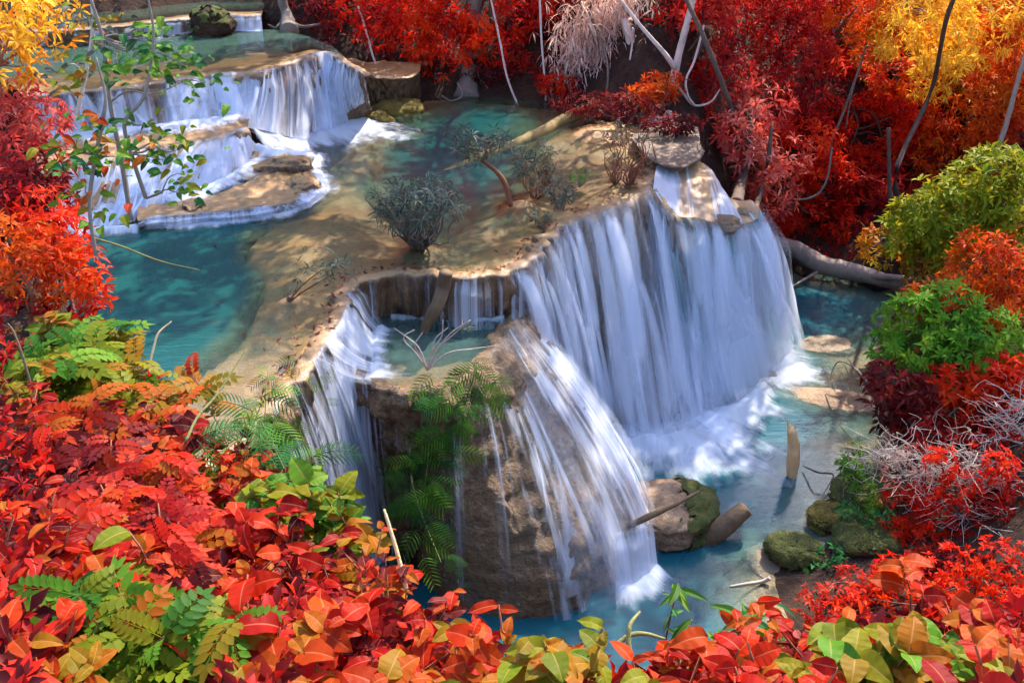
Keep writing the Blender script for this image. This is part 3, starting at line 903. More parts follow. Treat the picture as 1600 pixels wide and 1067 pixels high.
# 1 near-left ribbon fall over the terrace edge
lb = BASE3.copy()
for i, b in {0: (430, 900), 1: (450, 880), 2: (480, 860), 3: (510, 845), 4: (585, 820), 5: (615, 800), 6: (625, 790)}.items():
    lb[i] = at(*b, 0.0)
lo = lb.copy(); lo[4:7, 2] = 0.0
falls('waterfall', 'narrow fall in long ribbons over the near left edge of the terrace', [
    dict(top=LIP3[1:7], bot=np.vstack([LIP3[1:7][:, :2].T + np.array([[0.75], [0.3]]), np.zeros(6)]).T, dens=dn([0, .15, .3, .45, .52, .6, .7, .8, .9, 1], [.15, .25, .34, .42, .6, .3, .85, .9, .7, .3]), mat=M['thin'], nu=170, seed=2, off=0.10),
    dict(top=LIP3[3:8], bot=np.vstack([LIP3[3:8][:, :2].T + np.array([[0.95], [0.45]]), np.zeros(5)]).T, dens=dn([0, .2, .35, .5, .62, .75, .9, 1], [.2, .5, .25, .72, .85, .9, .75, .3]), mat=M['falls'], nu=130, seed=12, off=0.18)])
# 1b spill from that edge into the pocket
pkL = np.array([at(x, y, ZP + 0.02) for x, y in [(572, 600), (578, 570), (575, 540), (580, 515), (590, 500)]])
falls('waterfall', 'white spill dropping from the notch into the left end of the pocket pool', [
    dict(top=LIP3[4:9], bot=pkL, dens=dn([0, .2, .5, .8, 1], [.3, .5, .62, .55, .3]), nu=90, seed=33, off=0.1)],
    foam=[dict(curve=[at(x, y, ZP) for x, y in [(590, 600), (590, 560), (590, 530), (600, 508)]], width=0.8, h=0.12, nu=60, dens=0.9)])
# 2 drips over the back of the pocket
pb = LIP3[8:16].copy(); pb[:, 2] = ZP; pb[:, 1] -= 0.22
falls('waterfall', 'sparse drips down the dark rock face behind the pocket pool', [
    dict(top=LIP3[8:16], bot=pb, dens=dn([0, .08, .2, .35, .42, .46, .55, .7, .8, .9, 1], [.3, .2, .22, .3, .25, .6, .32, .42, .45, .55, .6]), mat=M['thin'], nu=200, seed=40, off=0.12)],
    foam=[dict(curve=[at(x, y, ZP) for x, y in [(600, 497), (640, 497), (690, 498), (730, 500), (770, 500), (795, 492)]], width=0.35, h=0.06, nu=70, dens=0.7)])
# 3 trickles over the front of the pocket
falls('waterfall', 'thin trickles over the front rim of the pocket behind the green fronds', [
    dict(top=PK3[1:6], bot=PKB3[1:6], prof=prof_dome, dens=dn([0, .1, .2, .4, .5, .6, .8, 1], [.85, .8, .3, .28, .42, .3, .38, .1], lambda T: 1 - 0.2 * T), mat=M['thin'], nu=150, seed=50, off=0.10)])
# 4 cascade fanning over the buttress
falls('waterfall', 'lacy cascade fanning down the sloping tufa buttress to the lower pool', [
    dict(top=PK3[5:10], bot=PKB3[5:10], prof=prof_dome, dens=lambda U, T: np.interp(U, [0, .15, .3, .42, .5, .65, .85, 1], [.02, .26, .36, .44, .36, .48, .58, .5]) * (1.10 - 0.42 * T + 0.2 * sstep(.5, .8, U) * T), mat=M['lacy'], nu=210, nv=60, seed=60, off=0.06),
    dict(top=PK3[5:10], bot=PKB3[5:10], prof=prof_dome, dens=lambda U, T: np.interp(U, [0, .2, .33, .4, .47, .6, .8, .9, 1], [0, .15, .25, .46, .22, .28, .38, .42, .32]) * (1.05 - 0.25 * T), mat=M['thin'], nu=210, nv=60, seed=66, off=0.12),
    dict(top=PK3[6:10], bot=PKB3[6:10], prof=prof_dome, dens=lambda U, T: 0.35 * sstep(0.1, 0.5, U) * (1 - 0.6 * T), mat=M['mist'], nu=80, nv=30, seed=67, off=0.25)],
    strands=[dict(top=PK3[6:10], bot=PKB3[6:10], n=12, w=0.10, arc=0.06, seed=6, off=0.10, prof=prof_dome, lipfrac=0.3, dens=0.7)])
# 5 small curtain at the foot of the buttress
falls('waterfall', 'short curtain with a burst of foam at the right foot of the buttress', [
    dict(top=np.array([at(x, y, 1.1) for x, y in [(952, 838), (975, 832), (1000, 826), (1018, 816)]]), bot=np.array([at(x, y, 0.0) for x, y in [(962, 925), (985, 915), (1008, 905), (1026, 890)]]), dens=lambda U, T: 0.72 + 0.2 * T, nu=60, seed=70, off=0.10)],
    foam=[dict(curve=[at(x, y, 0) for x, y in [(955, 925), (980, 925), (1010, 912), (1030, 890)]], width=0.95, h=0.28, nu=60)])
# 6 main curtain, middle
mt, mb = LIP3[13:21], BASE3[13:21].copy()
mb[:, 2] = 0.05; mb[0] = at(850, 700, 0.05)
falls('waterfall', 'tall silky curtain at the centre pouring off the terrace edge', [
    dict(top=mt, bot=mb, dens=lambda U, T: np.interp(U, [0, .06, .12, .18, .26, .33, .40, .5, .56, .62, .7, .78, .85, .92, 1], [.30, .58, .64, .34, .45, .72, .50, .34, .66, .48, .42, .72, .60, .8, .85]) * (0.56 + 0.32 * T), nu=330, nv=56, seed=80, off=0.08),
    dict(top=mt, bot=mb, dens=lambda U, T: np.interp(U, [0, .1, .2, .27, .34, .45, .52, .6, .7, .78, .9, 1], [.2, .4, .15, .55, .6, .15, .45, .55, .25, .6, .5, .6]) * (0.5 + 0.4 * T), nu=330, nv=56, seed=87, off=0.30),
    dict(top=mt, bot=mb, dens=lambda U, T: 0.03 + 0.5 * sstep(0.4, 1.0, T), mat=M['mist'], nu=90, nv=30, seed=88, off=0.6)],
    strands=[dict(top=mt, bot=mb, n=44, w=0.30, arc=0.55, seed=3, off=0.12, dens=1.15), dict(top=mt, bot=mb, n=16, w=0.10, arc=0.2, seed=4, off=0.1, lipfrac=0.9)],
    foam=[dict(curve=[at(x, y, 0) for x, y in [(880, 700), (925, 692), (965, 690), (1010, 694), (1060, 694), (1100, 680), (1140, 656)]], width=2.0, h=0.35, nu=150, dens=1.0)])
# 6b tongue of foam past the boulder
M_T = [at(x, y, 0) for x, y in [(985, 700), (1040, 700), (1090, 712), (1130, 705)]]
falls('foam_tongue', 'white tongue of foam streaming to the right past the mossy boulder', [], foam=[dict(curve=M_T, width=2.4, h=0.25, nu=90, dens=0.8)])
# 7 main curtain, right
rt, rb_ = RS3.copy(), RSB3.copy(); rb_[:, 2] = 0.05
falls('waterfall', 'broad turquoise tinged curtain on the right, widest of the main falls', [
    dict(top=rt, bot=rb_, dens=lambda U, T: np.interp(U, [0, .15, .3, .45, .6, .75, .9, 1], [.8, .66, .74, .8, .7, .8, .78, .6]) * (0.66 + 0.26 * T), mat=M['turq_falls'], nu=200, nv=56, seed=90, off=0.10),
    dict(top=rt, bot=rb_, dens=lambda U, T: np.interp(U, [0, .2, .4, .6, .8, 1], [.5, .4, .6, .5, .62, .4]) * (0.55 + 0.4 * T), nu=200, nv=56, seed=97, off=0.32),
    dict(top=rt, bot=rb_, dens=lambda U, T: 0.10 + 0.45 * sstep(0.4, 1.0, T), mat=M['mist'], nu=90, nv=30, seed=98, off=0.6)],
    strands=[dict(top=rt, bot=rb_, n=28, w=0.36, arc=0.55, seed=5, off=0.14, dens=1.12)],
    foam=[dict(curve=[at(x, y, 0) for x, y in [(1085, 680), (1122, 668), (1152, 648), (1182, 622), (1207, 594), (1222, 564), (1218, 535)]], width=1.5, h=0.4, nu=120, dens=1.0)])
# 8 film running over the lobe
C = catmull(np.column_stack([RSK, RS3]), 0); C, s_ = resample(C, 100, 3)
tv_ = np.linspace(0, 1, 36)
P = C[:, None, :3] + (C[:, 3:] - C[:, :3])[:, None] * tv_[None, :, None]
P[:, :, 2] += 0.10 * np.sin(np.pi * tv_)[None] + nz(P, 0.12, 1.6) + 0.035
fl_ = np.stack([np.broadcast_to(s_[:, None], (100, 36)), np.broadcast_to(tv_[None] * 2.5, (100, 36)), np.full((100, 36), 3.0)], -1)
U_ = np.broadcast_to((s_ / s_[-1])[:, None], (100, 36)); T_ = np.broadcast_to(tv_[None], (100, 36))
de_ = np.interp(U_, [0, .15, .3, .42, .5, .6, .75, .9, 1], [.85, .7, .25, .05, .25, .6, .25, .1, .0]) + 0.12 * T_
ro = thing('waterfall', 'thin sheet of water sliding over the orange slab above the right curtain', 'waterfall')
mk('water_sheet', P.reshape(-1, 3), grid_f(100, 36), M['film'], ro, attrs={'flow': fl_.reshape(-1, 3), 'dens': de_.ravel()})
# 9.. upper falls
tb9 = tb3.copy(); tb9[:, 2] += 0.16
falls('waterfall', 'wide curved curtain of the upper terrace, at the top left centre', [
    dict(top=tl3[4:], bot=tb9[4:], ends=False, dens=lambda U, T: np.interp(U, [0, .1, .2, .3, .42, .5, .56, .62, .75, .85, .95, 1], [.8, .6, .5, .45, .42, .75, .95, .6, .5, .75, .7, .4]) * (0.92 + 0.3 * T), mat=M['far_falls'], nu=220, seed=100, off=0.08),
    dict(top=tl3[5:], bot=tb9[5:], dens=lambda U, T: np.interp(U, [0, .2, .38, .46, .53, .6, .8, 1], [.5, .3, .3, .85, .9, .4, .6, .4]) * (0.8 + 0.3 * T), mat=M['far_falls'], nu=180, seed=107, off=0.25)],
    strands=[dict(top=tl3[4:], bot=tb9[4:], n=26, w=0.2, arc=0.3, seed=7, off=0.1)],
    foam=[dict(curve=[at(x, y, z) for x, y, z in [(388, 210, 6.2), (412, 216, 6.0), (445, 221, 5.7), (480, 220, 5.52), (520, 212, 5.52), (550, 202, 5.52), (585, 184, 5.52)]], floor=5.5, width=1.5, h=0.3, nu=110, dens=1.1)])
ta = np.array([at(x, y, ZA + 0.02) for x, y in [(60, 205), (131, 205), (200, 203), (270, 195), (340, 186), (385, 184)]])
falls('waterfall', 'low broken fall from the upper terrace onto the middle ledge, far left', [
    dict(top=tl3[0:6], bot=ta, ends=False, dens=lambda U, T: 0.40 + 0.16 * np.sin(U * 23) + 0.22 * T, mat=M['far_falls'], nu=180, seed=110, off=0.1)],
    strands=[dict(top=tl3[0:6], bot=ta, n=30, w=0.2, arc=0.25, seed=23, off=0.08)],
    foam=[dict(curve=[at(x, y, ZA + 0.03) for x, y in [(60, 212), (140, 208), (210, 205), (280, 198), (350, 188), (390, 186)]], width=0.75, h=0.16, nu=110, dens=1.1)])
ab9 = ab3.copy(); ab9[:, 2] = 5.52
falls('waterfall', 'frothy fall from the middle ledge spreading over lumpy rock', [
    dict(top=al3[2:], bot=ab9[2:], prof=prof_dome, dens=lambda U, T: np.interp(U, [0, .2, .4, .55, .7, .85, 1], [.40, .42, .36, .42, .5, .8, .85]) + 0.2 * T, mat=M['far_falls'], nu=160, seed=120, off=0.08)],
    strands=[dict(top=al3[2:], bot=ab9[2:], n=34, w=0.18, arc=0.22, seed=22, off=0.08, prof=prof_dome)],
    foam=[dict(curve=[at(x, y, ZB + 0.05) for x, y in [(250, 318), (300, 305), (350, 288), (390, 265), (420, 245), (450, 236)]], width=0.6, h=0.25, nu=100, dens=1.0),
          dict(curve=[at(x, y, 5.95) for x, y in [(370, 222), (395, 235), (430, 245), (465, 246), (488, 244)]], width=0.8, h=0.35, nu=80, dens=1.0)])
falls('waterfall', 'steep white fall from the middle ledge straight into the left pool', [
    dict(top=al3[0:4], bot=ab9[0:4], prof=prof_fall, dens=lambda U, T: 0.48 + 0.2 * T + 0.15 * np.sin(U * 17), mat=M['far_falls'], nu=140, seed=130, off=0.16)],
    strands=[dict(top=al3[0:4], bot=ab9[0:4], n=24, w=0.2, arc=0.25, seed=24, off=0.12)],
    foam=[dict(curve=[at(x, y, Z1 + 0.01) for x, y in [(80, 345), (120, 360), (170, 362), (225, 358)]], width=0.9, h=0.2, nu=90, dens=1.05)])
bb9 = bb3.copy(); bb9[:, 2] = 5.5
falls('waterfall', 'knee high fringe of water around the edge of the lower ledge', [
    dict(top=bl3, bot=bb9, prof=prof_dome, dens=lambda U, T: 0.62 + 0.16 * np.sin(U * 31), mat=M['far_falls'], nu=200, nv=14, seed=140, off=0.22, over=0.2)],
    strands=[dict(top=bl3, bot=bb9, n=60, w=0.07, arc=0.10, seed=21, off=0.12, lipfrac=1.0, prof=prof_dome)],
    foam=[dict(curve=[at(x, y, Z1 + 0.01) for x, y in [(225, 357), (262, 354), (332, 350), (402, 343), (452, 333), (487, 318), (500, 296), (495, 262), (505, 235)]], width=0.5, h=0.07, nu=120, dens=0.95)])
fb9 = fb3.copy(); fb9[:, 2] = ZT + 0.03
falls('waterfall', 'low step of white water at the far end of the upper pool', [
    dict(top=fl3[0:6], bot=fb9[0:6], dens=lambda U, T: 0.62 + 0.2 * np.sin(U * 19), mat=M['far_falls'], nu=130, nv=14, seed=150, off=0.08)],
    foam=[dict(curve=fb9[0:6], width=0.5, h=0.06, nu=90, dens=0.9)])
falls('waterfall', 'tiny square fall beside the dark rock at the far end of the upper pool', [
    dict(top=fl3[6:], bot=fb9[6:], dens=lambda U, T: 0.6 + 0.3 * T, mat=M['far_falls'], nu=60, nv=14, seed=160, off=0.08)],
    foam=[dict(curve=fb9[6:], width=0.4, h=0.06, nu=50, dens=0.9)])

# ================================================================== ROCKS AND LOGS
def ico(sub=4):
    import bmesh
    bm = bmesh.new(); bmesh.ops.create_icosphere(bm, subdivisions=sub, radius=1.0)
    V = np.array([v.co[:] for v in bm.verts]); F = np.array([[v.index for v in f.verts] for f in bm.faces]); bm.free()
    return V, F


ICO_V, ICO_F = ico(5)


def boulder(name, label, loc, scale, rotz, mat, seed, rough=0.35, flat=0.0, moss=None, moss_mat=None, cat='rock', tilt=(0, 0), layers=0.0):
    root = thing(name, label, cat, tuple(loc))
    V = ICO_V.copy()
    q = V * 1.1 + seed
    d = 1 + rough * 1.6 * (fbm(q, 3) - 0.5) + rough * 0.5 * (fbm(q * 3.7, 3) - 0.5) + rough * 0.22 * (fbm(q * 11, 3) - 0.5)
    V = V * d[:, None]
    if flat: V[:, 2] = np.where(V[:, 2] > flat, flat + (V[:, 2] - flat) * 0.25, V[:, 2])
    if layers:
        zz = V[:, 2] * 6 + 1.5 * V[:, 0]
        V[:, :2] *= (1 + layers * (fbm(np.stack([zz, zz * 0, zz * 0 + seed], -1), 2) - 0.5))[:, None]
        V[:, 2] += layers * 0.45 * (np.abs(((V[:, 1] * 2.2 + V[:, 0] * 0.7) % 1.0) - 0.5) - 0.25) * (V[:, 2] > 0.1)
    V = V * np.asarray(scale)
    m = Matrix.Rotation(rotz, 3, 'Z') @ Matrix.Rotation(tilt[0], 3, 'X') @ Matrix.Rotation(tilt[1], 3, 'Y')
    V = V @ np.array(m).T
    mk('stone', V, ICO_F, mat, root)
    if moss is not None:
        c = V[ICO_F].mean(1)
        nr = np.cross(V[ICO_F[:, 1]] - V[ICO_F[:, 0]], V[ICO_F[:, 2]] - V[ICO_F[:, 0]]); nr /= np.linalg.norm(nr, axis=1, keepdims=True) + 1e-9
        sel = moss(c, nr) + 1.5 * (fbm(c * 3.4 + seed, 3) - 0.5) > 0
        F = ICO_F[sel]
        if len(F):
            used = np.unique(F); mp = -np.ones(len(V), int); mp[used] = np.arange(len(used))
            vn = np.zeros_like(V)
            for k in range(3): np.add.at(vn, ICO_F[:, k], nr)
            vn /= np.linalg.norm(vn, axis=1, keepdims=True) + 1e-9
            Vm = V + vn * (0.012 + 0.11 * fbm(V * 7 + 3, 4))[:, None]
            mo = mk('moss', Vm[used], mp[F], moss_mat or M['moss'], root)
            # tufts standing off the moss
            idx = rng.choice(len(F), min(2600, len(F) * 2))
            tuft(c[sel][idx], nr[sel][idx], 0.05, mo)
    return root


def tuft(P, Nn, size, root):
    n = len(P)
    d = Nn + rng.normal(0, 0.6, (n, 3)); d /= np.linalg.norm(d, axis=1, keepdims=True)
    s = np.cross(d, rng.normal(0, 1, (n, 3))); s /= np.linalg.norm(s, axis=1, keepdims=True) + 1e-9
    L = size * rng.uniform(0.6, 1.8, (n, 1))
    V = np.stack([P - s * L * 0.2, P + s * L * 0.2, P + d * L + 0.02 * Nn], 1).reshape(-1, 3)
    tag(mk('moss_tufts', V, np.arange(n * 3).reshape(-1, 3), M['moss'], root, smooth=False), kind='stuff')


p = at(1028, 792, 0.3)
boulder('boulder', 'big brown layered boulder with a green mossy right shoulder below the falls', (p[0], p[1], 0.12), (1.28, 1.15, 0.8), R(28), M['rock'], 3.1, 0.4, 0.35,
        moss=lambda c, n: (c[:, 0] - 0.75) * 1.1 + 0.25 * (n[:, 2] - 0.3), tilt=(R(-8), R(-4)), layers=0.35)
root = thing('fallen_branch', 'straight brown branch lying across the layered boulder', 'branch', tuple(at(985, 815, 1.1)))
o_ = at(985, 815, 1.1)
tube('bough', np.array([at(982, 822, 0.92), at(1015, 806, 1.05), at(1050, 790, 1.12), at(1092, 768, 1.05)]) - o_, [0.06, 0.07, 0.06, 0.03], M['log'], root, rough=0.3)
p = at(1240, 865, 0.1)
boulder('mossy_rock', 'dark rounded rock capped with green moss standing in the shallows', (p[0], p[1], 0.1), (0.60, 0.5, 0.52), R(-20), M['rock'], 9.4, 0.35, 0.5, moss=lambda c, n: n[:, 2] * 0.9 - 0.05)
p = at(1295, 808, 0.1)
boulder('mossy_rock', 'low mossy rock at the water, left neighbour of the lumpy one', (p[0], p[1], 0.06), (0.52, 0.46, 0.38), R(10), M['rock'], 14.2, 0.3, 0.5, moss=lambda c, n: n[:, 2] * 0.7 - 0.2, moss_mat=M['mossGold'])
p = at(1355, 850, 0.1)
boulder('mossy_rock', 'large lumpy olive rock on the right shore under the red shrubs', (p[0], p[1], 0.1), (0.8, 0.65, 0.52), R(30), M['rock'], 22.8, 0.45, 0.6, moss=lambda c, n: n[:, 2] * 0.7 - 0.1)
p = at(1365, 770, 0.2)
boulder('mossy_rock', 'moss covered hump behind the shore rocks with leafy sprigs', (p[0], p[1], 0.1), (0.9, 0.8, 0.55), R(0), M['rock'], 31.0, 0.4, 0.6, moss=lambda c, n: n[:, 2] * 0.8 + 0.05)
p = at(1290, 538, 0)
boulder('sunken_rock', 'pale tan rock barely breaking the water beyond the falls', (p[0], p[1], -0.16), (1.0, 0.62, 0.30), R(8), M['paleRock'], 41.0, 0.35, 0.6)
p = at(1290, 625, 0)
boulder('sunken_rock', 'long low brown rock shelf reaching into the pool under the green bush', (p[0] + 0.7, p[1], -0.2), (2.0, 0.7, 0.34), R(-14), M['rock'], 47.0, 0.4, 0.6)
p = at(1195, 592, 0)
boulder('sunken_rock', 'small sunlit tan rock at the right foot of the falls', (p[0], p[1], 0.0), (0.55, 0.4, 0.32), R(30), M['paleRock'], 53.0, 0.35)
p = at(1225, 900, 0)
boulder('sunken_rock', 'sandy slab sloping under water beside the moss capped rock', (p[0], p[1], -0.12), (0.55, 1.3, 0.2), R(22), M['paleRock'], 58.0, 0.3, 0.6)
p = at(438, 262, 5.85)
boulder('tufa_lump', 'bumpy tan tufa lump wrapped in white water on the lower ledge', (p[0], p[1], 5.70), (0.85, 0.5, 0.42), R(15), M['trav'], 62.0, 0.6)
for k_, (x, y, s_, lab) in enumerate([(402, 250, .4, 'small knob of tufa left of the bumpy lump in the froth'), (470, 290, .45, 'small tufa knob at the tip of the lower ledge'), (300, 322, .35, 'low tufa knob half way along the lower ledge'), (365, 268, .3, 'tufa knob poking through the froth of the middle fall')]):
    p = at(x, y, 5.8)
    boulder('tufa_lump', lab, (p[0], p[1], 5.70), (s_ * 1.1, s_ * 0.9, s_ * 0.7), k_, M['trav'], 83.0 + k_, 0.6)
p = at(330, 40, 8.0)
boulder('dark_rock', 'dark mossy rock between the two far small falls', (p[0], p[1], 8.0), (0.75, 0.6, 0.6), R(0), M['soil'], 66.0, 0.4, moss=lambda c, n: n[:, 2] * 0.6 - 0.3)
p = at(625, 172, 5.5)
boulder('moss_bank', 'golden moss hummock on the rim left of the teal pool', (p[0], p[1], 5.45), (0.85, 0.65, 0.38), R(20), M['rock'], 71.0, 0.45, moss=lambda c, n: n[:, 2] * 0.8 + 0.15, moss_mat=M['mossGold'])
p = at(590, 190, 5.5)
boulder('moss_bank', 'smaller golden moss lump on the rim nearer the upper curtain', (p[0], p[1], 5.42), (0.55, 0.45, 0.3), R(0), M['rock'], 74.0, 0.45, moss=lambda c, n: n[:, 2] * 0.8 + 0.1, moss_mat=M['mossGold'])
for k, (x, y, sx, lab) in enumerate([(1130, 340, 0.55, 'brown knob beside the water at the outer edge of the right lobe'), (1165, 325, 0.5, 'reddish brown knob at the back of the right lobe')]):
    p = at(x, y, 4.85)
    boulder('tufa_lump', lab, (p[0], p[1], 4.62), (sx, sx * 0.8, 0.28), R(40 * k), M['tufa'], 77.0 + k, 0.4)

# logs
def log(name, label, pts, rad, mat, sides=10, rough=0.15, cat='log', twigs=()):
    pts = np.asarray(pts, float); o = pts[0].copy()
    root = thing(name, label, cat, tuple(o))
    trunk = tube('trunk', pts - o, rad, mat, root, sides, rough, n=len(pts) * 8)
    for a, r_ in twigs:
        tube('branch_stub', np.asarray(a, float) - o, r_, mat, trunk, 6)
    return root


log('sunken_log', 'long golden log slanting across the teal pool just under the surface', [at(685, 276, 5.38), at(740, 252, 5.45), at(800, 228, 5.48), at(850, 205, 5.52), at(880, 188, 5.57), at(930, 166, 5.9)], [0.10, 0.15, 0.17, 0.19, 0.2, 0.24], M['gold_log'])
log('broken_branch', 'bent brown branch leaning from the lip down into the pocket pool', [at(697, 425, 5.75), at(692, 450, 5.35), at(682, 480, 5.0), at(668, 505, 4.6), at(662, 522, 4.35)], [0.15, 0.16, 0.15, 0.12, 0.10], M['log'])
log('floating_log', 'short thick sawn log sticking up out of the blue water', [at(1098, 850, -0.15), at(1115, 836, 0.12), at(1140, 815, 0.42), at(1165, 795, 0.62)], [0.24, 0.24, 0.23, 0.20], M['log'], 14)
log('standing_stump', 'splintered upright plank of wood standing in the pool, sunlight put into its pale colour', [at(1236, 757, -0.2), at(1238, 735, 0.15), at(1240, 700, 0.75), at(1237, 670, 1.3)], [0.08, 0.15, 0.165, 0.11], M['pale_wood'], 8, 0.3,
    twigs=[([at(1234, 678, 1.2), at(1232, 664, 1.4), at(1231, 655, 1.55)], [0.06, 0.04, 0.012]), ([at(1241, 678, 1.2), at(1242, 668, 1.35), at(1243, 662, 1.45)], [0.05, 0.03, 0.01])])
log('driftwood_stick', 'thin pale driftwood stick floating near the leafy sprig', [at(1140, 916, 0.02), at(1165, 912, 0.03), at(1192, 908, 0.06), at(1203, 903, 0.16)], [0.025, 0.035, 0.045, 0.05], M['pale_bark'], 7)
log('fallen_tree', 'long grey fallen trunk bridging the far right side of the lower pool', [at(1165, 372, 1.0), at(1205, 381, 0.75), at(1245, 392, 0.7), at(1285, 414, 0.55), at(1335, 425, 0.5), at(1380, 438, 0.4), at(1440, 452, 0.35)], [0.34, 0.33, 0.33, 0.34, 0.31, 0.25, 0.14], M['grey_log'], 12, 0.14,
    twigs=[([at(1290, 418, 0.5), at(1260, 435, 0.2), at(1225, 455, 0.05)], [0.07, 0.05, 0.02]), ([at(1360, 432, 0.5), at(1400, 434, 0.7), at(1445, 440, 0.6)], [0.12, 0.12, 0.08])])
log('dead_twig', 'thin crooked twig arching over the water right of the upright plank', [at(1255, 728, 0.1), at(1280, 738, 0.35), at(1302, 742, 0.3), at(1288, 770, 0.1), at(1280, 790, 0.0)], [0.02, 0.025, 0.022, 0.015, 0.008], M['twig'], 5)
log('dead_twig', 'tangled bare twig hanging over the water left of the green bush', [at(1358, 600, 1.2), at(1335, 575, 1.2), at(1310, 565, 0.9), at(1298, 590, 0.4), at(1305, 612, 0.15)], [0.03, 0.025, 0.02, 0.012, 0.006], M['twig'], 5,
    twigs=[([at(1335, 575, 1.2), at(1320, 555, 1.3), at(1305, 560, 1.1)], [0.016, 0.012, 0.005]), ([at(1320, 570, 1.0), at(1330, 600, 0.6), at(1318, 625, 0.2)], [0.014, 0.01, 0.004])])

# ================================================================== FOLIAGE TOOLS
def norm(a): return a / (np.linalg.norm(a, axis=-1, keepdims=True) + 1e-9)


def leaf_cloud(P, A, n_leaf, L, W, spread=(0.9, 1.5), droop=0.35, tint=None, r=None):
    """whorls of narrow leaves round every cluster point P with axis A"""
    r = r or rng
    n = len(P)
    t0 = tint if tint is not None else r.uniform(0, 1, n)
    A = norm(A)
    h = norm(np.cross(A, r.normal(0, 1, (n, 3)))); g = np.cross(A, h)
    ph = (np.arange(n_leaf)[None] / n_leaf * 2 * math.pi + r.uniform(0, 6.28, (n, 1))) + r.normal(0, 0.25, (n, n_leaf))
    th = r.uniform(spread[0], spread[1], (n, n_leaf))
    D = (np.cos(th)[..., None] * A[:, None] + np.sin(th)[..., None] * (np.cos(ph)[..., None] * h[:, None] + np.sin(ph)[..., None] * g[:, None]))
    ln = L * r.uniform(0.6, 1.25, (n, n_leaf, 1)); wd = W / L * ln
    D2 = norm(D + np.array([0, 0, -droop]))
    S = norm(np.cross(D, A[:, None] + 0.2 * r.normal(0, 1, (n, n_leaf, 3))))
    Nn = np.cross(S, D)
    B = P[:, None] + D * ln * 0.06
    Mid = B + D * ln * 0.48
    Tip = Mid + D2 * ln * 0.52
    Lf = Mid + S * wd * 0.5 + Nn * wd * 0.22
    Rt = Mid - S * wd * 0.5 + Nn * wd * 0.22
    V = np.stack([B, Lf, Tip, Rt, Mid], 2).reshape(-1, 3)
    k = n * n_leaf
    o = np.arange(k)[:, None] * 5
    F = np.concatenate([o + np.array([[0, 4, 1]]), o + np.array([[1, 4, 2]]), o + np.array([[0, 3, 4]]), o + np.array([[4, 3, 2]])])
    tn = np.clip(np.repeat(t0, n_leaf) + r.normal(0, 0.14, k), 0, 1)
    return V, F, np.repeat(tn, 5)


def leaf_mesh(name, prof, n=7, bend=0.25, fold=0.18, lobes=None, curl=0.0):
    """one leaf blade of unit length along +Y, face up; prof(t) half width"""
    t = np.linspace(0, 1, n)
    V, ve = [], []
    for k, tt in enumerate(t):
        w = max(prof(tt), 0.004)
        z = 0.06 * math.sin(tt * 3.1) - bend * tt * tt
        for s in (-1, -0.55, -0.09, 0, 0.09, 0.55, 1):
            V.append((s * w, tt, z + fold * abs(s) * w + curl * math.sin(tt * 9 + s) * abs(s) * 0.03))
            ve.append(abs(s))
    F = [(k * 7 + j, k * 7 + j + 1, (k + 1) * 7 + j + 1, (k + 1) * 7 + j) for k in range(n - 1) for j in range(6)]
    V = np.array(V); 
    o = mk(name, V, np.array(F), None, attrs={'vein': np.array(ve) * (0.5 + 0.5 * np.sin(V[:, 1] * 34)), 'rib': np.tile([0, 0, 0, 1.0, 0, 0, 0], n)}, link=False)
    me = o.data; bpy.data.objects.remove(o)
    return me


ov = lambda w, pw=0.8: (lambda t: w * max(0.0, math.sin(math.pi * min(1, t ** pw))) ** 0.72 * (1 - 0.18 * t) + (0.006 if t < 1 else 0))
LEAVES = {
    'ovate': [leaf_mesh('leaf', ov(0.27), 10, 0.15, 0.15), leaf_mesh('leaf', ov(0.30, 0.75), 10, 0.35, 0.22, curl=1), leaf_mesh('leaf', ov(0.25, 0.8), 10, 0.05, 0.25, curl=1.5)],
    'broad': [leaf_mesh('leaf', ov(0.36, 0.72), 11, 0.22, 0.12, curl=1), leaf_mesh('leaf', ov(0.33, 0.70), 11, 0.40, 0.20, curl=2), leaf_mesh('leaf', lambda t: (0.36 if t < 0.98 else 0.0) * max(0, math.sin(math.pi * min(1, t ** 0.7))) ** 0.7 * (1 + 0.05 * math.sin(t * 17)), 16, 0.15, 0.1, curl=1)],
    'lance': [leaf_mesh('leaf', ov(0.12, 0.85), 6, 0.25, 0.3), leaf_mesh('leaf', ov(0.10, 0.8), 6, 0.45, 0.3), leaf_mesh('leaf', ov(0.14, 0.8), 6, 0.10, 0.3)],
}


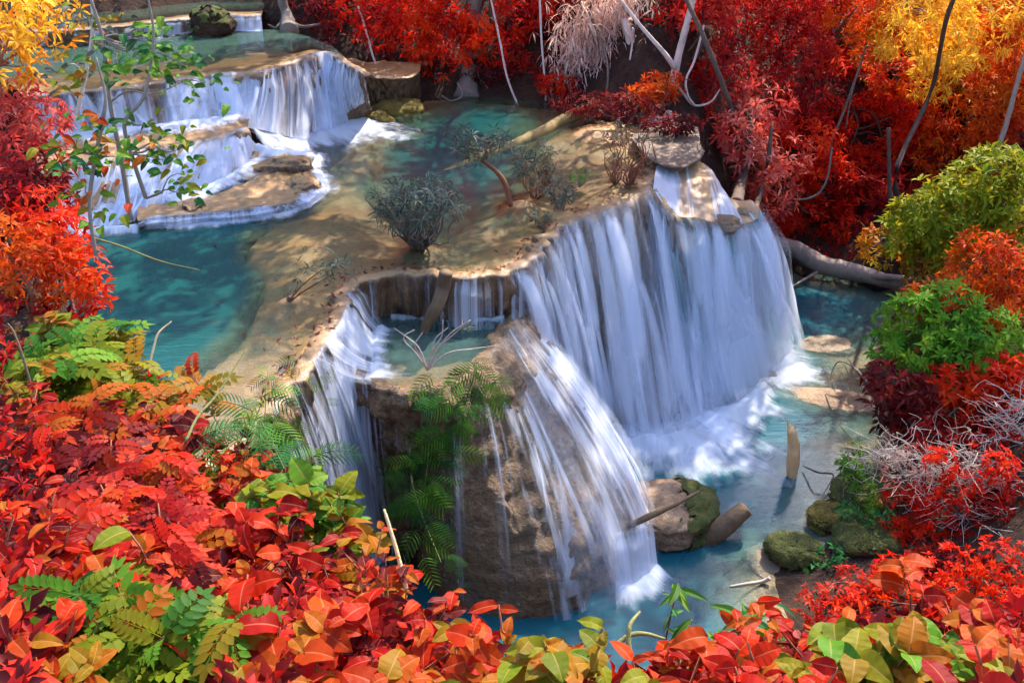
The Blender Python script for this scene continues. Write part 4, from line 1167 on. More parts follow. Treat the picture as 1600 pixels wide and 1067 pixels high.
def pinnate_mesh(pairs=6, w=0.09, ll=0.26, bend=0.3, feather=False):
    parts, ve = [], []
    ys = np.linspace(0.14, 0.97, pairs)
    for k, y in enumerate(ys):
        sc = (0.75 + 0.5 * math.sin(math.pi * (0.15 + 0.8 * y)))
        for s in (-1, 1):
            a = 0.55 if not feather else 0.4
            d = np.array([s * math.cos(a), math.sin(a), 0]); q = np.array([-s * math.sin(a), math.cos(a), 0])
            b = np.array([0, y + (0.02 if s > 0 else 0), 0.0])
            L, W = ll * sc, w * sc
            if feather:
                tt = np.array([0, 0.25, 0.5, 0.75, 1.0]); ww = W * np.array([0.15, 0.8, 1.0, 0.75, 0.0])
                cc = b + d * (L * tt)[:, None] + q * (0.10 * L * tt ** 2)[:, None] - np.array([0, 0, 1.0]) * (0.10 * tt ** 2)[:, None]
                V = np.vstack([cc + q * ww[:, None] * 0.5, cc - q * ww[:, None] * 0.5])
                F = np.vstack([[[j, j + 1, j + 6], [j, j + 6, j + 5]] for j in range(4)])
            else:
                m1 = b + d * L * 0.05
                V = np.array([m1, b + d * L * 0.35 + q * W, b + d * L * 0.75 + q * W * 0.8, b + d * L - [0, 0, 0.03], b + d * L * 0.75 - q * W * 0.8, b + d * L * 0.35 - q * W, b + d * L * 0.55 - [0, 0, 0.02]])
                F = np.array([[0, 6, 1], [1, 6, 2], [2, 6, 3], [3, 6, 4], [4, 6, 5], [5, 6, 0]])
            parts.append((V, F))
    if not feather:
        V = np.array([[0, 0.98, 0], [w, 1.1, 0.0], [0, 1.1 + ll * 0.8, -0.03], [-w, 1.1, 0.0]]); parts.append((V, np.array([[0, 1, 2], [0, 2, 3]])))
    Vr, Fr = tube_vf(np.array([[0, y, 0] for y in np.linspace(0, 1, 6)]), np.linspace(0.012, 0.005, 6), 3, False)
    parts.append((Vr, np.vstack([Fr[0][:, [0, 1, 2]], Fr[0][:, [0, 2, 3]]])))
    V, F = join_vf(parts)
    V = V.copy(); V[:, 2] += 0.10 * np.sin(V[:, 1] * 2.5) - bend * V[:, 1] ** 2
    o = mk('leaf', V, F, None, link=False, smooth=False, attrs={'vein': V[:, 0] * 0, 'rib': V[:, 0] * 0})
    me = o.data; bpy.data.objects.remove(o)
    return me


LEAVES['pinnate'] = [pinnate_mesh(6, 0.075, 0.30, 0.25), pinnate_mesh(7, 0.07, 0.27, 0.4), pinnate_mesh(5, 0.085, 0.32, 0.15)]
LEAVES['feather'] = [pinnate_mesh(9, 0.030, 0.36, 0.35, True), pinnate_mesh(8, 0.032, 0.32, 0.55, True), pinnate_mesh(10, 0.030, 0.40, 0.2, True)]
_lm = {}


def leaf_me(kind, k, mat):
    key = (kind, k, mat.name)
    if key not in _lm:
        me = LEAVES[kind][k].copy(); me.materials.append(mat); _lm[key] = me
    return _lm[key]


def put_leaf(root, pos, d, up, size, kind, mat, r, name='leaf'):
    y = Vector(d).normalized(); z = Vector(up)
    x = y.cross(z)
    if x.length < 1e-4: x = y.cross(Vector((1, 0, 0)))
    x.normalize(); z = x.cross(y)
    m = Matrix(((x[0], y[0], z[0], 0), (x[1], y[1], z[1], 0), (x[2], y[2], z[2], 0), (0, 0, 0, 1)))
    o = bpy.data.objects.new(name, leaf_me(kind, int(r.integers(0, 3)), mat))
    COL.objects.link(o)
    o.parent = root
    o.matrix_basis = Matrix.Translation(Vector(pos)) @ m @ Matrix.Scale(size, 4)
    return o


def blob_points(c, rad, n, r, gap=0.42, shell=0.5, scale=0.8):
    """cluster points in an ellipsoid, thinned into clumps"""
    c = np.asarray(c, float); rad = np.broadcast_to(np.asarray(rad, float), (3,))
    d = norm(r.normal(0, 1, (n * 3, 3)))
    q = d * (shell + (1 - shell) * r.uniform(0, 1, (n * 3, 1)) ** 0.6)
    P = c + q * rad
    keep = fbm(P * scale + 11, 2) > gap + 0.10 * (r.uniform(0, 1, len(P)) - 0.5)
    P, d = P[keep][:n], d[keep][:n]
    return P, d


def bend_path(a, b, r, sag=0.12, k=5):
    a, b = np.asarray(a, float), np.asarray(b, float)
    t = np.linspace(0, 1, k)[:, None]
    L = np.linalg.norm(b - a)
    P = a + (b - a) * t + r.normal(0, sag * L * 0.25, (k, 3)) * np.sin(t * math.pi)
    return P


def tree(name, label, base, blobs, mat, leaf=(0.34, 0.09), n_leaf=6, dens=26, trunk_r=0.16, bark=None, seed=0, gap=0.42, droop=0.4, cat='tree', group=None, top=None, mix=None, up=0.35, limbs=True, lean=0.0, leafs=0, kind='lance', lmat=None):
    """blobs: list of (centre, radius) in world space"""
    r = np.random.default_rng(1000 + seed)
    base = np.asarray(base, float)
    root = thing(name, label, cat, tuple(base), group)
    bark = bark or M['bark']
    cs = np.array([np.asarray(b[0], float) for b in blobs])
    hi = top if top is not None else cs[np.argmax(cs[:, 2])]
    tp = bend_path(base - [0, 0, 0.3], hi, r, 0.35, 6)
    trunk = tube('trunk', tp - base, np.linspace(trunk_r, trunk_r * 0.3, 6), bark, root, 9, 0.2, n=26)
    if limbs:
        for b in blobs:
            j = int(r.integers(2, 5))
            if np.linalg.norm(np.asarray(b[0]) - tp[-1]) < 0.2: continue
            q = bend_path(tp[j], b[0], r, 0.5, 5)
            tube('limb', q - base, np.linspace(trunk_r * 0.5, trunk_r * 0.12, 5), bark, trunk, 6, 0.0, n=14)
    Vs, Fs, Ts, o = [], [], [], 0
    outer = []
    for b in blobs:
        rad = np.broadcast_to(np.asarray(b[1], float), (3,))
        n = int(dens * (rad[0] * rad[1] + rad[1] * rad[2] + rad[0] * rad[2]) / 3 * 4)
        P, d = blob_points(b[0], rad, n, r, gap)
        A = norm(d + np.array([0, -0.25, up]) + 0.35 * r.normal(0, 1, d.shape))
        tint = np.clip(fbm(P * 0.9 + seed, 2) * 1.7 - 0.35 + r.normal(0, 0.12, len(P)), 0, 1)
        V, F, T = leaf_cloud(P, A, n_leaf, leaf[0], leaf[1], droop=droop, tint=tint, r=r)
        Vs.append(V); Fs.append(F + o); Ts.append(T); o += len(V)
        outer.append((P, d))
    V = np.vstack(Vs) - base
    tag(mk('crown', V, np.vstack(Fs), mat, root, smooth=False, attrs={'tint': np.concatenate(Ts)}), kind='stuff')
    if leafs:
        P = np.vstack([x[0] for x in outer]); d = np.vstack([x[1] for x in outer])
        sc = d[:, 1] * -1 + 0.5 * d[:, 2]
        idx = np.argsort(-sc)[:leafs * 2]; idx = r.choice(idx, min(leafs, len(idx)), False)
        for i in idx:
            dd = norm(d[i] * 0.4 + r.normal(0, 0.6, 3) + np.array([0, -0.2, -0.15]))
            put_leaf(root, P[i] + d[i] * leaf[0] * 0.5 - base, dd, (0, -0.35, 1), leaf[0] * r.uniform(1.0, 1.4), kind, lmat or mat, r)
    return root


# ================================================================== TREES AND SHRUBS BEHIND AND TO THE RIGHT
def gz(x, y): return float(ground_z(np.array([float(x)]), np.array([float(y)]))[0])


def B(px, py, Y, r): return (aty(px, py, Y), r)


TR = [
    # label, base(x,y), blobs[(px,py,Y,r)], palette, extra
    ('bright red tree behind the teal pool, left of the thick grey trunk', (-2.6, 37.2), [(600, 40, 36.5, 1.0), (650, 62, 36.0, 0.9), (560, 15, 37.5, 1.2), (690, 100, 36.2, 0.6), (640, 5, 37, 1.2), (625, -60, 37, 1.6)], 'red', {}),
    ('red leaved tree with leaf sprays hanging in front of the thick grey trunk', (-0.6, 37.6), [(740, 35, 36.2, 0.9), (770, 75, 36.0, 0.7), (715, 15, 36.5, 1.0), (690, 45, 36.6, 0.8), (735, 85, 35.7, 0.5), (800, 25, 37, 1.0), (750, -60, 37, 1.7)], 'red', {}),
    ('crimson tree in the dark hollow behind the teal pool', (1.0, 38.0), [(820, 60, 37.0, 1.1), (850, 120, 36.4, 0.7), (805, 115, 36.8, 0.6), (870, 30, 37.0, 1.0), (840, -40, 38, 1.7)], 'crimson', {}),
    ('deep crimson tree behind the bleached palm thatch', (3.0, 38.2), [(950, 20, 37.5, 1.3), (1000, 90, 37.0, 1.0), (880, -10, 37.5, 1.2), (960, 140, 36.3, 0.8), (930, -70, 38.5, 2.0)], 'crimson', {}),
    ('red tree screening the dark hollow behind the white fork', (4.6, 36.6), [(1015, 50, 35.4, 0.7), (1065, 40, 35.6, 0.8), (1085, 110, 34.4, 0.6), (1040, 110, 35.0, 0.5), (975, 95, 35.0, 0.55), (900, 140, 35.2, 0.5)], 'red', {}),
    ('dark red tree at the top left centre above the upper terrace', (-5.0, 38.5), [(520, 25, 37.8, 1.0), (480, 5, 38.5, 1.0), (545, 60, 37.4, 0.6), (500, -50, 39, 1.6)], 'maroon', {}),
    ('tall crimson tree right of the white trunk with drooping whorls', (6.2, 34.6), [(1100, 50, 34.5, 1.3), (1130, 130, 33.8, 1.2), (1090, 5, 35.5, 1.5), (1160, 200, 33.5, 1.1), (1115, 210, 33.2, 0.8), (1130, -70, 36, 2.2)], 'crimson', {}),
    ('red tree whose sprays glow orange above the right edge of the falls', (7.6, 32.4), [(1170, 255, 32.0, 1.1), (1140, 205, 32.2, 0.7), (1205, 300, 32.0, 1.0), (1190, 170, 32.8, 1.1), (1225, 240, 32.5, 1.0)], 'rose', {}),
    ('scarlet tree overhanging the grey fallen trunk', (10.0, 34.6), [(1240, 320, 34.2, 1.2), (1215, 360, 33.8, 0.8), (1290, 300, 34.5, 1.3), (1300, 350, 34.2, 0.9), (1255, 240, 35, 1.5)], 'red', {}),
    ('tall crimson tree in the middle of the right hand grove', (10.5, 37.5), [(1230, 90, 37.5, 1.8), (1270, 170, 37.0, 1.6), (1210, 20, 38, 1.8), (1290, 60, 38.5, 1.8), (1250, -60, 38.5, 2.4)], 'crimson', {}),
    ('red tree with layered sprays beneath the golden crown', (13.5, 38.0), [(1370, 210, 37.5, 1.7), (1330, 150, 38, 1.6), (1420, 170, 38, 1.8), (1350, 270, 37, 1.4), (1420, 260, 37, 1.4)], 'red', {}),
    ('tree at the far right edge of the grove, coloured orange for the sun glow', (17.5, 36.5), [(1520, 180, 36.5, 1.8), (1580, 220, 36.0, 1.6), (1480, 240, 36, 1.4), (1560, 120, 37, 1.8), (1620, 150, 37, 1.8)], 'orange', {}),
    ('tree at the top right with the sun glow put into its golden leaf colour', (16.0, 40.5), [(1480, 60, 35.2, 1.4), (1430, 20, 35.4, 1.4), (1540, 40, 35.2, 1.5), (1460, 115, 35.0, 0.9), (1400, 60, 35.6, 0.9), (1440, 40, 41, 2.0), (1500, 20, 41, 2.2), (1400, 90, 40.5, 1.6), (1530, 90, 40.5, 1.8), (1470, 110, 40, 1.5), (1470, -50, 42, 2.6)], 'glow_gold', {}),  # golden and orange trees here carry the corner's sun glow as leaf colour
    ('tree between the crimson grove and the golden crown, sun glow put into its orange leaves', (13.0, 42.0), [(1370, 60, 36.4, 1.1), (1340, 10, 36.6, 1.2), (1400, 130, 36.2, 0.9), (1340, 50, 41.5, 1.8), (1370, -10, 42, 2.2), (1320, 0, 42, 1.8), (1390, 120, 40.5, 1.2)], 'orange', {}),
    ('tree at the top right corner, its orange leaf colour standing in for glow', (20.5, 41.0), [(1585, 90, 35.8, 1.3), (1600, 20, 35.8, 1.5), (1580, 40, 41, 2.2), (1620, 90, 40, 2.0), (1560, -20, 42, 2.2)], 'orange', {}),
    ('low red shrub thicket along the far bank behind the fallen trunk', (12.8, 34.8), [(1350, 320, 34.5, 1.2), (1400, 300, 35, 1.2), (1330, 385, 33.8, 0.7), (1385, 350, 34.3, 1.0)], 'crimson', {}),
]
for k, (lab, (bx, by), bl, pal, ex) in enumerate(TR):
    tree('red_tree' if pal in ('red', 'crimson', 'rose', 'maroon') else 'glow_tint_tree', lab, (bx, by, gz(bx, by)), [B(*b) for b in bl], M['c_' + pal], leaf=(0.31, 0.078), n_leaf=7, dens=(19 if pal != 'maroon' else 14), seed=k, trunk_r=0.10, gap=0.43, **ex)

# canopy trees that stand over the falls on the right and back; their trunks rise in the picture, the crowns above it are added, unseen, to shade the terrace and falls
for k, (lab, (bx, by), bl, pal) in enumerate([
    ('tall tree at the back right with a high unseen crown added to shade the falls', (9.2, 36.0), [((9.0, 33.5, 13.5), 2.4), ((12.0, 33.0, 15.0), 2.6), ((6.5, 34.0, 15.5), 2.4), ((9.5, 30, 16), 2.4), ((6.5, 31, 16.5), 2.2)], 'red'),
    ('tall leaning tree behind the right bank with a high unseen crown added for broken shade', (14.5, 33.5), [((14.5, 31.0, 13.0), 2.2), ((16.5, 29.5, 14.0), 2.4), ((12.8, 30.5, 15.0), 2.0)], 'red'),
    ('tall dark trunked tree behind the teal pool, unseen crown added to shade the terrace', (1.8, 38.6), [((1.0, 36.5, 14.5), 2.4), ((4.0, 36.0, 15.5), 2.4), ((2.0, 31.5, 15.5), 2.4), ((-1.5, 30.0, 15.5), 2.4), ((0.8, 27.5, 16.0), 2.0)], 'red'),
    ('tall tree on the slope above the upper terrace, unseen crown added for shade', (-4.2, 40.0), [((-4.5, 37.5, 14.5), 2.4), ((-2.5, 34.0, 16.0), 2.2), ((-5.0, 31.0, 15.5), 2.4), ((-3.6, 27.5, 15.5), 2.2), ((-7.0, 35.0, 15.5), 2.4)], 'crimson'),
]):
    tree('shade_tree', lab, (bx, by, gz(bx, by)), bl, M['c_' + pal], leaf=(0.42, 0.12), n_leaf=7, dens=10, seed=60 + k, trunk_r=0.11, gap=0.46)

# thick trunks at the back
def trunk_only(name, label, pts, rad, mat, twigs=()):
    return log(name, label, pts, rad, mat, 12, 0.2, 'tree trunk', twigs)


trunk_only('tree_trunk', 'thick grey trunk standing straight behind the teal pool', [at(728, 158, 5.3), aty(735, 110, 36.6), aty(741, 50, 36.8), aty(742, -40, 37)], [0.48, 0.34, 0.30, 0.27], M['twig'])
trunk_only('tree_trunk', 'bright white trunk rising forked beside the cap of the falls', [at(1042, 196, 5.6), aty(1045, 165, 33.0), aty(1052, 125, 33.2), aty(1062, 80, 33.4), aty(1078, 20, 33.6), aty(1090, -30, 34)], [0.20, 0.17, 0.14, 0.12, 0.11, 0.1], M['dead'],
           twigs=[([aty(1056, 108, 33.2), aty(1035, 80, 33.0), aty(1000, 40, 33.2), aty(970, 0, 33.5)], [0.10, 0.08, 0.07, 0.05]), ([aty(1052, 125, 33.2), aty(1070, 150, 32.8), aty(1085, 165, 32.6), aty(1110, 160, 32.6), aty(1125, 140, 32.8)], [0.05, 0.045, 0.04, 0.035, 0.02])])
trunk_only('tree_trunk', 'pale leaning trunk lit pink between the palm thatch and the white fork', [at(1022, 192, 5.6), aty(1012, 150, 34.0), aty(1003, 120, 34.2), aty(990, 85, 34.6), aty(975, 30, 35)], [0.22, 0.19, 0.17, 0.15, 0.12], M['dead'])
trunk_only('tree_trunk', 'twin dark stems beside the right edge of the falls', [at(1150, 318, 4.0), aty(1160, 280, 31.5), aty(1168, 250, 31.8), aty(1172, 190, 32)], [0.20, 0.16, 0.13, 0.1], M['bark'], twigs=[([at(1178, 335, 3.6), aty(1188, 300, 31), aty(1200, 250, 31.4), aty(1206, 190, 31.8)], [0.1, 0.09, 0.08, 0.06])])
trunk_only('tree_trunk', 'slender grey stem curving up through the red sprays of the grove', [aty(1270, 330, 36), aty(1285, 260, 35.6), aty(1320, 170, 35.8), aty(1352, 75, 36.2), aty(1375, -20, 36.6)], [0.06, 0.055, 0.05, 0.045, 0.04], M['twig'],
           twigs=[([aty(1352, 75, 36.2), aty(1385, 68, 36.0), aty(1420, 66, 36.0)], [0.06, 0.05, 0.03]), ([aty(1345, 95, 36.0), aty(1330, 150, 35.6), aty(1322, 200, 35.5)], [0.03, 0.03, 0.02])])
trunk_only('tree_trunk', 'pale slanting stem near the right edge above the green tree', [aty(1545, 270, 33), aty(1570, 200, 33.2), aty(1592, 120, 33.4), aty(1615, 40, 33.6)], [0.10, 0.09, 0.08, 0.07], M['grey_log'])
trunk_only('tree_trunk', 'thin trunk standing behind the yellow green tree', [aty(1385, 420, 33), aty(1395, 360, 33), aty(1390, 290, 33.5), aty(1388, 200, 34)], [0.10, 0.09, 0.08, 0.07], M['bark'])
trunk_only('root_stump', 'gnarled stump gripping the rim of the upper terrace with bare roots', [at(452, 50, 7.7), aty(448, 25, 37), aty(442, 5, 37.2), aty(440, -20, 37.4)], [0.34, 0.2, 0.17, 0.16], M['twig'],
           twigs=[([aty(448, 30, 36.9), at(470, 42, 7.7), at(500, 38, 7.75)], [0.1, 0.07, 0.04]), ([aty(446, 28, 36.9), at(432, 44, 7.72), at(420, 40, 7.72)], [0.09, 0.06, 0.04])])
for k, (lab, pts) in enumerate([
    ('hanging liana loop over the dark hollow left of the white fork', [(1085, 165, 32.6), (1075, 150, 32.4), (1072, 125, 32.6), (1085, 95, 33), (1100, 40, 33.5)]),
    ('long liana sweeping below the palm thatch', [(930, 165, 34), (945, 150, 33.8), (950, 120, 34), (945, 80, 34.5), (920, 20, 35)]),
    ('thin liana hanging straight down beside the palm thatch', [(853, 158, 35), (850, 110, 35), (846, 60, 35.2), (843, -10, 35.4)]),
    ('sagging vine across the middle of the right hand grove', [(1220, 300, 32.5), (1245, 312, 32.5), (1275, 305, 32.8), (1292, 280, 33), (1300, 230, 33.5)]),
    ('pair of grey vines dropping over the back of the teal pool', [(810, 168, 34.6), (792, 120, 35), (780, 60, 35.4), (765, -10, 35.8)]),
    ('low looping vine at the water line behind the teal pool', [(690, 150, 34.8), (705, 158, 34.6), (722, 150, 34.6), (715, 130, 35)]),
    ('crooked vine hanging at the left of the dark hollow', [(598, 120, 35.5), (585, 95, 35.6), (575, 60, 36), (560, 10, 36.5)])]):
    log('liana', lab, [aty(*q) for q in pts], [0.04] * len(pts), M['twig'] if k % 2 else M['dead'], 5, 0, 'vine')

# bleached palm thatch; its sunlit pinkish white is put into the frond colour
def thatch(label, c, rad, n, seed, L=1.1, W=0.06, mat='c_straw'):
    r = np.random.default_rng(seed)
    root = thing('palm_thatch', label, 'dead fronds', tuple(c))
    P = r.normal(0, 1, (n, 3)) * np.asarray(rad) * 0.55
    A = norm(np.column_stack([r.normal(0, 0.5, n), r.normal(-0.3, 0.4, n), -np.ones(n)]))
    V, F, T = leaf_cloud(P, A, 4, L, W, spread=(0.2, 1.5), droop=0.8, r=r)
    tag(mk('dry_blades', V, F, M[mat], root, smooth=False, attrs={'tint': T}), kind='stuff')
    for k in range(5):
        a = r.normal(0, 1, 3) * np.asarray(rad) * 0.4
        tube('frond_stalk', bend_path(a + [0, 0, 1.0], a + [r.normal(0, .4), -0.3, -1.0], r, 0.2), [0.04, 0.035, 0.03, 0.02, 0.01], M['dead'], root, 5)
    return root


thatch('mass of bleached palm fronds over the back bank, sunlit pink put into their colour', aty(920, 70, 35.2), (1.1, 0.6, 1.4), 520, 5, 0.55, 0.05)
thatch('smaller bleached frond skirt, coloured as if sunlit, right of the large thatch', aty(1005, 110, 34.6), (0.7, 0.4, 0.9), 160, 6, 0.45, 0.045)
thatch('top bleached fronds, coloured as if sunlit, at the upper edge left of the white fork', aty(965, 15, 35.5), (1.0, 0.5, 0.9), 220, 8, 0.5, 0.05)
def scrub(name, label, px, py, z, r3, pal, n, seed, leaf=(0.16, 0.05), nl=5, stems=7, mat=None, h=None, bark='twig', cat='shrub', gap=0.3, leafs=0, kind='ovate', z0=None):
    """low shrub: fan of stems and a loose leafy top"""
    r = np.random.default_rng(2000 + seed)
    b = at(px, py, z) if z0 is None else np.asarray(z0, float)
    root = thing(name, label, cat, tuple(b))
    rx, ry, rz = r3
    for k in range(stems):
        a = r.uniform(0, 6.28); t = np.array([math.cos(a) * rx * r.uniform(.4, 1), math.sin(a) * ry * r.uniform(.4, 1), rz * r.uniform(0.9, 1.7)])
        s0 = np.array([math.cos(a), math.sin(a), 0]) * 0.08 * rx - [0, 0, 0.08]
        tube('stem', bend_path(s0, t, r, 0.35), np.linspace(0.028, 0.008, 5) * (0.6 + 0.5 * rx), M[bark], root, 5, n=9)
    P, d = blob_points((0, 0, rz * 1.25), (rx, ry, rz * 0.75), n, r, gap, 0.35, 1.6)
    A = norm(d + np.array([0, 0, 0.5]) + 0.4 * r.normal(0, 1, d.shape))
    V, F, T = leaf_cloud(P, A, nl, leaf[0], leaf[1], droop=0.5, r=r)
    tag(mk('foliage', V, F, mat or M['c_' + pal], root, smooth=False, attrs={'tint': T}), kind='stuff')
    for i in range(min(leafs, len(P))):
        put_leaf(root, P[i] + d[i] * 0.1, norm(d[i] + r.normal(0, 0.5, 3)), (0, -0.4, 1), leaf[0] * r.uniform(1.1, 1.6), kind, M['l_' + pal], r)
    return root


# low dead brush and reddish undergrowth on the far bank and the pool's back shore
for k, (lab, px, py, z, r3, pal, n) in enumerate([
    ('orange tinted bush at the foot of the pale leaning trunk', 1010, 185, 5.7, (0.9, 0.7, 0.6), 'orange', 90),
    ('orange bush between the pale trunk and the white fork', 1035, 175, 5.8, (0.7, 0.6, 0.7), 'orange', 80),
    ('small red bush at the back right corner of the teal pool', 865, 160, 5.5, (0.7, 0.5, 0.5), 'red', 60),
    ('dark brush growing on the cap beside the white fork', 1050, 212, 5.8, (1.1, 0.5, 0.3), 'maroon', 80),
    ('brownish brush over the far end of the golden log', 915, 185, 5.6, (1.3, 0.8, 0.4), 'maroon', 90),
    ('reddish brush along the bank behind the terrace plants', 975, 195, 5.8, (1.2, 0.8, 0.45), 'maroon', 90),
    ('maroon brush hugging the dark bank behind the teal pool', 775, 148, 5.4, (1.1, 0.6, 0.6), 'maroon', 80),
    ('dark red brush left of the thick grey trunk', 675, 138, 5.5, (1.0, 0.6, 0.7), 'maroon', 80)]):
    scrub('bush', lab, px, py, z, r3, pal, n, 300 + k, leaf=(0.24, 0.06), nl=6)

# ---- right bank: layered bushes -------------------------------------------------
RB = [
    ('yellow_green_tree', 'yellow green tree with spreading leafy layers at the right edge', (15.2, 27.5), [(1480, 330, 27.5, 1.3), (1540, 300, 27.5, 1.3), (1420, 360, 27.2, 0.9), (1580, 340, 27, 1.2), (1500, 380, 26.8, 1.0), (1560, 270, 28, 0.9), (1440, 340, 27.4, 0.9)], 'lime', (0.30, 0.10), 6, 26, 'tree', 140),
    ('orange_bush', 'orange lower fringe bush hanging under the yellow green tree', (13.4, 27.0), [(1400, 400, 27.2, 0.55), (1440, 425, 26.8, 0.6), (1370, 380, 27.5, 0.5), (1580, 390, 26.2, 0.8)], 'gold', (0.26, 0.09), 6, 26, 'shrub', 60),
    ('red_bush', 'orange red bush at the right edge below the yellow green tree', (14.0, 24.5), [(1540, 420, 24.5, 1.0), (1590, 450, 24.2, 1.0), (1500, 450, 24.3, 0.6), (1570, 500, 23.8, 0.8), (1530, 400, 25, .8)], 'orange', (0.26, 0.08), 6, 26, 'shrub', 90),
    ('green_bush', 'dense bright green bush bulging over the right shore', (10.6, 21.6), [(1420, 500, 22.0, 0.8), (1480, 490, 22.0, 0.85), (1540, 530, 21.5, 0.85), (1440, 550, 21.5, 0.8), (1500, 555, 21.2, 0.85), (1390, 540, 21.8, 0.5), (1580, 560, 21.2, 0.7)], 'green', (0.22, 0.085), 7, 36, 'shrub', 200),
    ('orange_bush', 'orange tipped leaves crowning the top of the green bush', (11.2, 22.6), [(1440, 470, 22.6, 0.5), (1490, 462, 22.6, 0.45), (1550, 475, 22.4, 0.5)], 'orange', (0.22, 0.075), 6, 22, 'shrub', 50),
    ('dark_bush', 'dark maroon bush with drooping leaves beneath the green bush', (10.0, 20.6), [(1390, 600, 20.8, 0.6), (1430, 620, 20.5, 0.6), (1380, 640, 20.6, 0.4)], 'maroon', (0.28, 0.09), 6, 26, 'shrub', 70),
    ('red_bush', 'orange red bush under the green one with spreading whorls', (10.8, 20.3), [(1480, 600, 20.5, 0.7), (1540, 610, 20.3, 0.75), (1590, 600, 20.2, 0.7), (1500, 650, 20, 0.6)], 'red', (0.28, 0.09), 7, 28, 'shrub', 120),
    ('red_bush', 'crimson bush in the middle of the right bank', (10.6, 19.4), [(1440, 670, 19.6, 0.6), (1500, 690, 19.3, 0.7), (1570, 670, 19.3, 0.7), (1600, 720, 18.8, 0.7)], 'crimson', (0.24, 0.08), 7, 28, 'shrub', 100),
    ('red_bush', 'small leaved scarlet bush above the lumpy shore rock', (9.0, 17.6), [(1420, 790, 17.8, 0.55), (1470, 800, 17.4, 0.6), (1400, 840, 17.4, 0.45), (1450, 850, 17.0, 0.5)], 'red', (0.13, 0.05), 7, 60, 'shrub', 140),
    ('red_bush', 'scarlet bush at the right edge behind the grey twig tangle', (9.8, 17.4), [(1540, 790, 17.4, 0.7), (1590, 760, 17.4, 0.7), (1530, 840, 16.8, 0.6), (1590, 840, 16.6, 0.7), (1500, 760, 17.0, 0.45), (1560, 730, 17.0, 0.4), (1470, 720, 17.2, 0.35)], 'red', (0.15, 0.055), 7, 50, 'shrub', 140),
    ('red_bush', 'dark crimson bush low on the right bank above the big orange leaves', (8.8, 15.8), [(1480, 890, 15.8, 0.55), (1540, 900, 15.6, 0.6), (1590, 910, 15.4, 0.6), (1430, 890, 16, 0.4)], 'crimson', (0.14, 0.05), 7, 50, 'shrub', 120),
    ('red_bush', 'dark red bush filling the foot of the right bank', (7.6, 14.6), [(1400, 920, 14.8, 0.5), (1460, 935, 14.4, 0.55), (1350, 925, 15.2, 0.35), (1530, 960, 13.8, 0.6), (1600, 970, 13.6, 0.6), (1480, 900, 14.8, 0.6), (1560, 890, 14.8, 0.7), (1400, 890, 15.4, 0.45), (1330, 945, 14.6, 0.4), (1290, 965, 14.2, 0.35)], 'red', (0.14, 0.05), 7, 50, 'shrub', 60),
    ('dark_bush', 'low maroon leafed plant on the shore between the rocks and red leaves', (6.9, 15.6), [(1330, 905, 15.6, 0.32), (1375, 905, 15.5, 0.36), (1350, 930, 15.2, 0.3), (1275, 925, 15.0, 0.28), (1305, 935, 14.9, 0.3), (1262, 950, 14.6, 0.24)], 'crimson', (0.13, 0.045), 6, 60, 'shrub', 40),
    ('green_shrub', 'small green leafy shrub among the mossy shore rocks', (8.0, 18.2), [(1340, 720, 18.6, 0.4), (1350, 770, 18.2, 0.4), (1320, 740, 18.5, 0.3)], 'green', (0.14, 0.05), 6, 45, 'shrub', 60),
    ('green_shrub', 'blue green leafy plant on top of the lumpy shore rock', (7.6, 17.6), [(1375, 815, 17.6, 0.35), (1330, 800, 17.8, 0.3)], 'deepgreen', (0.15, 0.05), 6, 40, 'shrub', 40),
    ('green_shrub', 'broad leaved green plant between the moss capped rock and the red leaves', (6.6, 16.6), [(1290, 870, 16.8, 0.3), (1270, 900, 16.4, 0.3), (1310, 890, 16.4, 0.25)], 'deepgreen', (0.22, 0.09), 6, 22, 'shrub', 40),
    ('pink_twigs', 'pale orange lit shrub fading into grey twigs on the right bank', (8.8, 18.4), [(1410, 740, 18.4, 0.5), (1440, 720, 18.6, 0.45), (1390, 770, 18.2, 0.3)], 'rose', (0.13, 0.04), 6, 36, 'shrub', 30),
]
for k, (nm, lab, (bx, by), bl, pal, lf, nl, de, cat, nleaf) in enumerate(RB):
    tree(nm, lab, (bx, by, gz(bx, by)), [B(*b) for b in bl], M['c_' + pal], leaf=lf, n_leaf=nl, dens=de, seed=100 + k, trunk_r=0.09 if cat == 'tree' else 0.045, gap=0.34, cat=cat, leafs=nleaf, kind='lance', lmat=M['l_' + pal], droop=0.35, up=0.5)

# grey twig tangles on the right bank
def tangle(label, c, rad, n, seed, mat='pale_bark', L=(0.5, 1.4), rr=0.008):
    r = np.random.default_rng(seed)
    root = thing('twig_tangle', label, 'dead twigs', tuple(c))
    parts = []
    for k in range(n):
        a = r.normal(0, 0.5, 3) * np.asarray(rad)
        d = norm(np.array([r.normal(-0.5, 1), r.normal(-.2, 0.6), r.normal(0.1, 0.5)])) * r.uniform(*L)
        q = bend_path(a, a + d, r, 0.5, 6)
        parts.append(tube_vf(catmull(q, 0)[::20], np.linspace(rr * r.uniform(.6, 1.6), rr * 0.4, len(catmull(q, 0)[::20])), 4, False))
    V, F = join_vf(parts)
    tag(mk('twigs', V, F, M[mat], root), kind='stuff')
    for k in range(6):
        a = r.normal(0, 0.4, 3) * np.asarray(rad)
        tube('branch', bend_path(a + [0.5, 0, -0.5], a + np.array([-0.9, r.normal(0, .3), 0.5]), r, 0.3), [0.022, 0.02, 0.016, 0.012, 0.006], M[mat], root, 5)
    return root


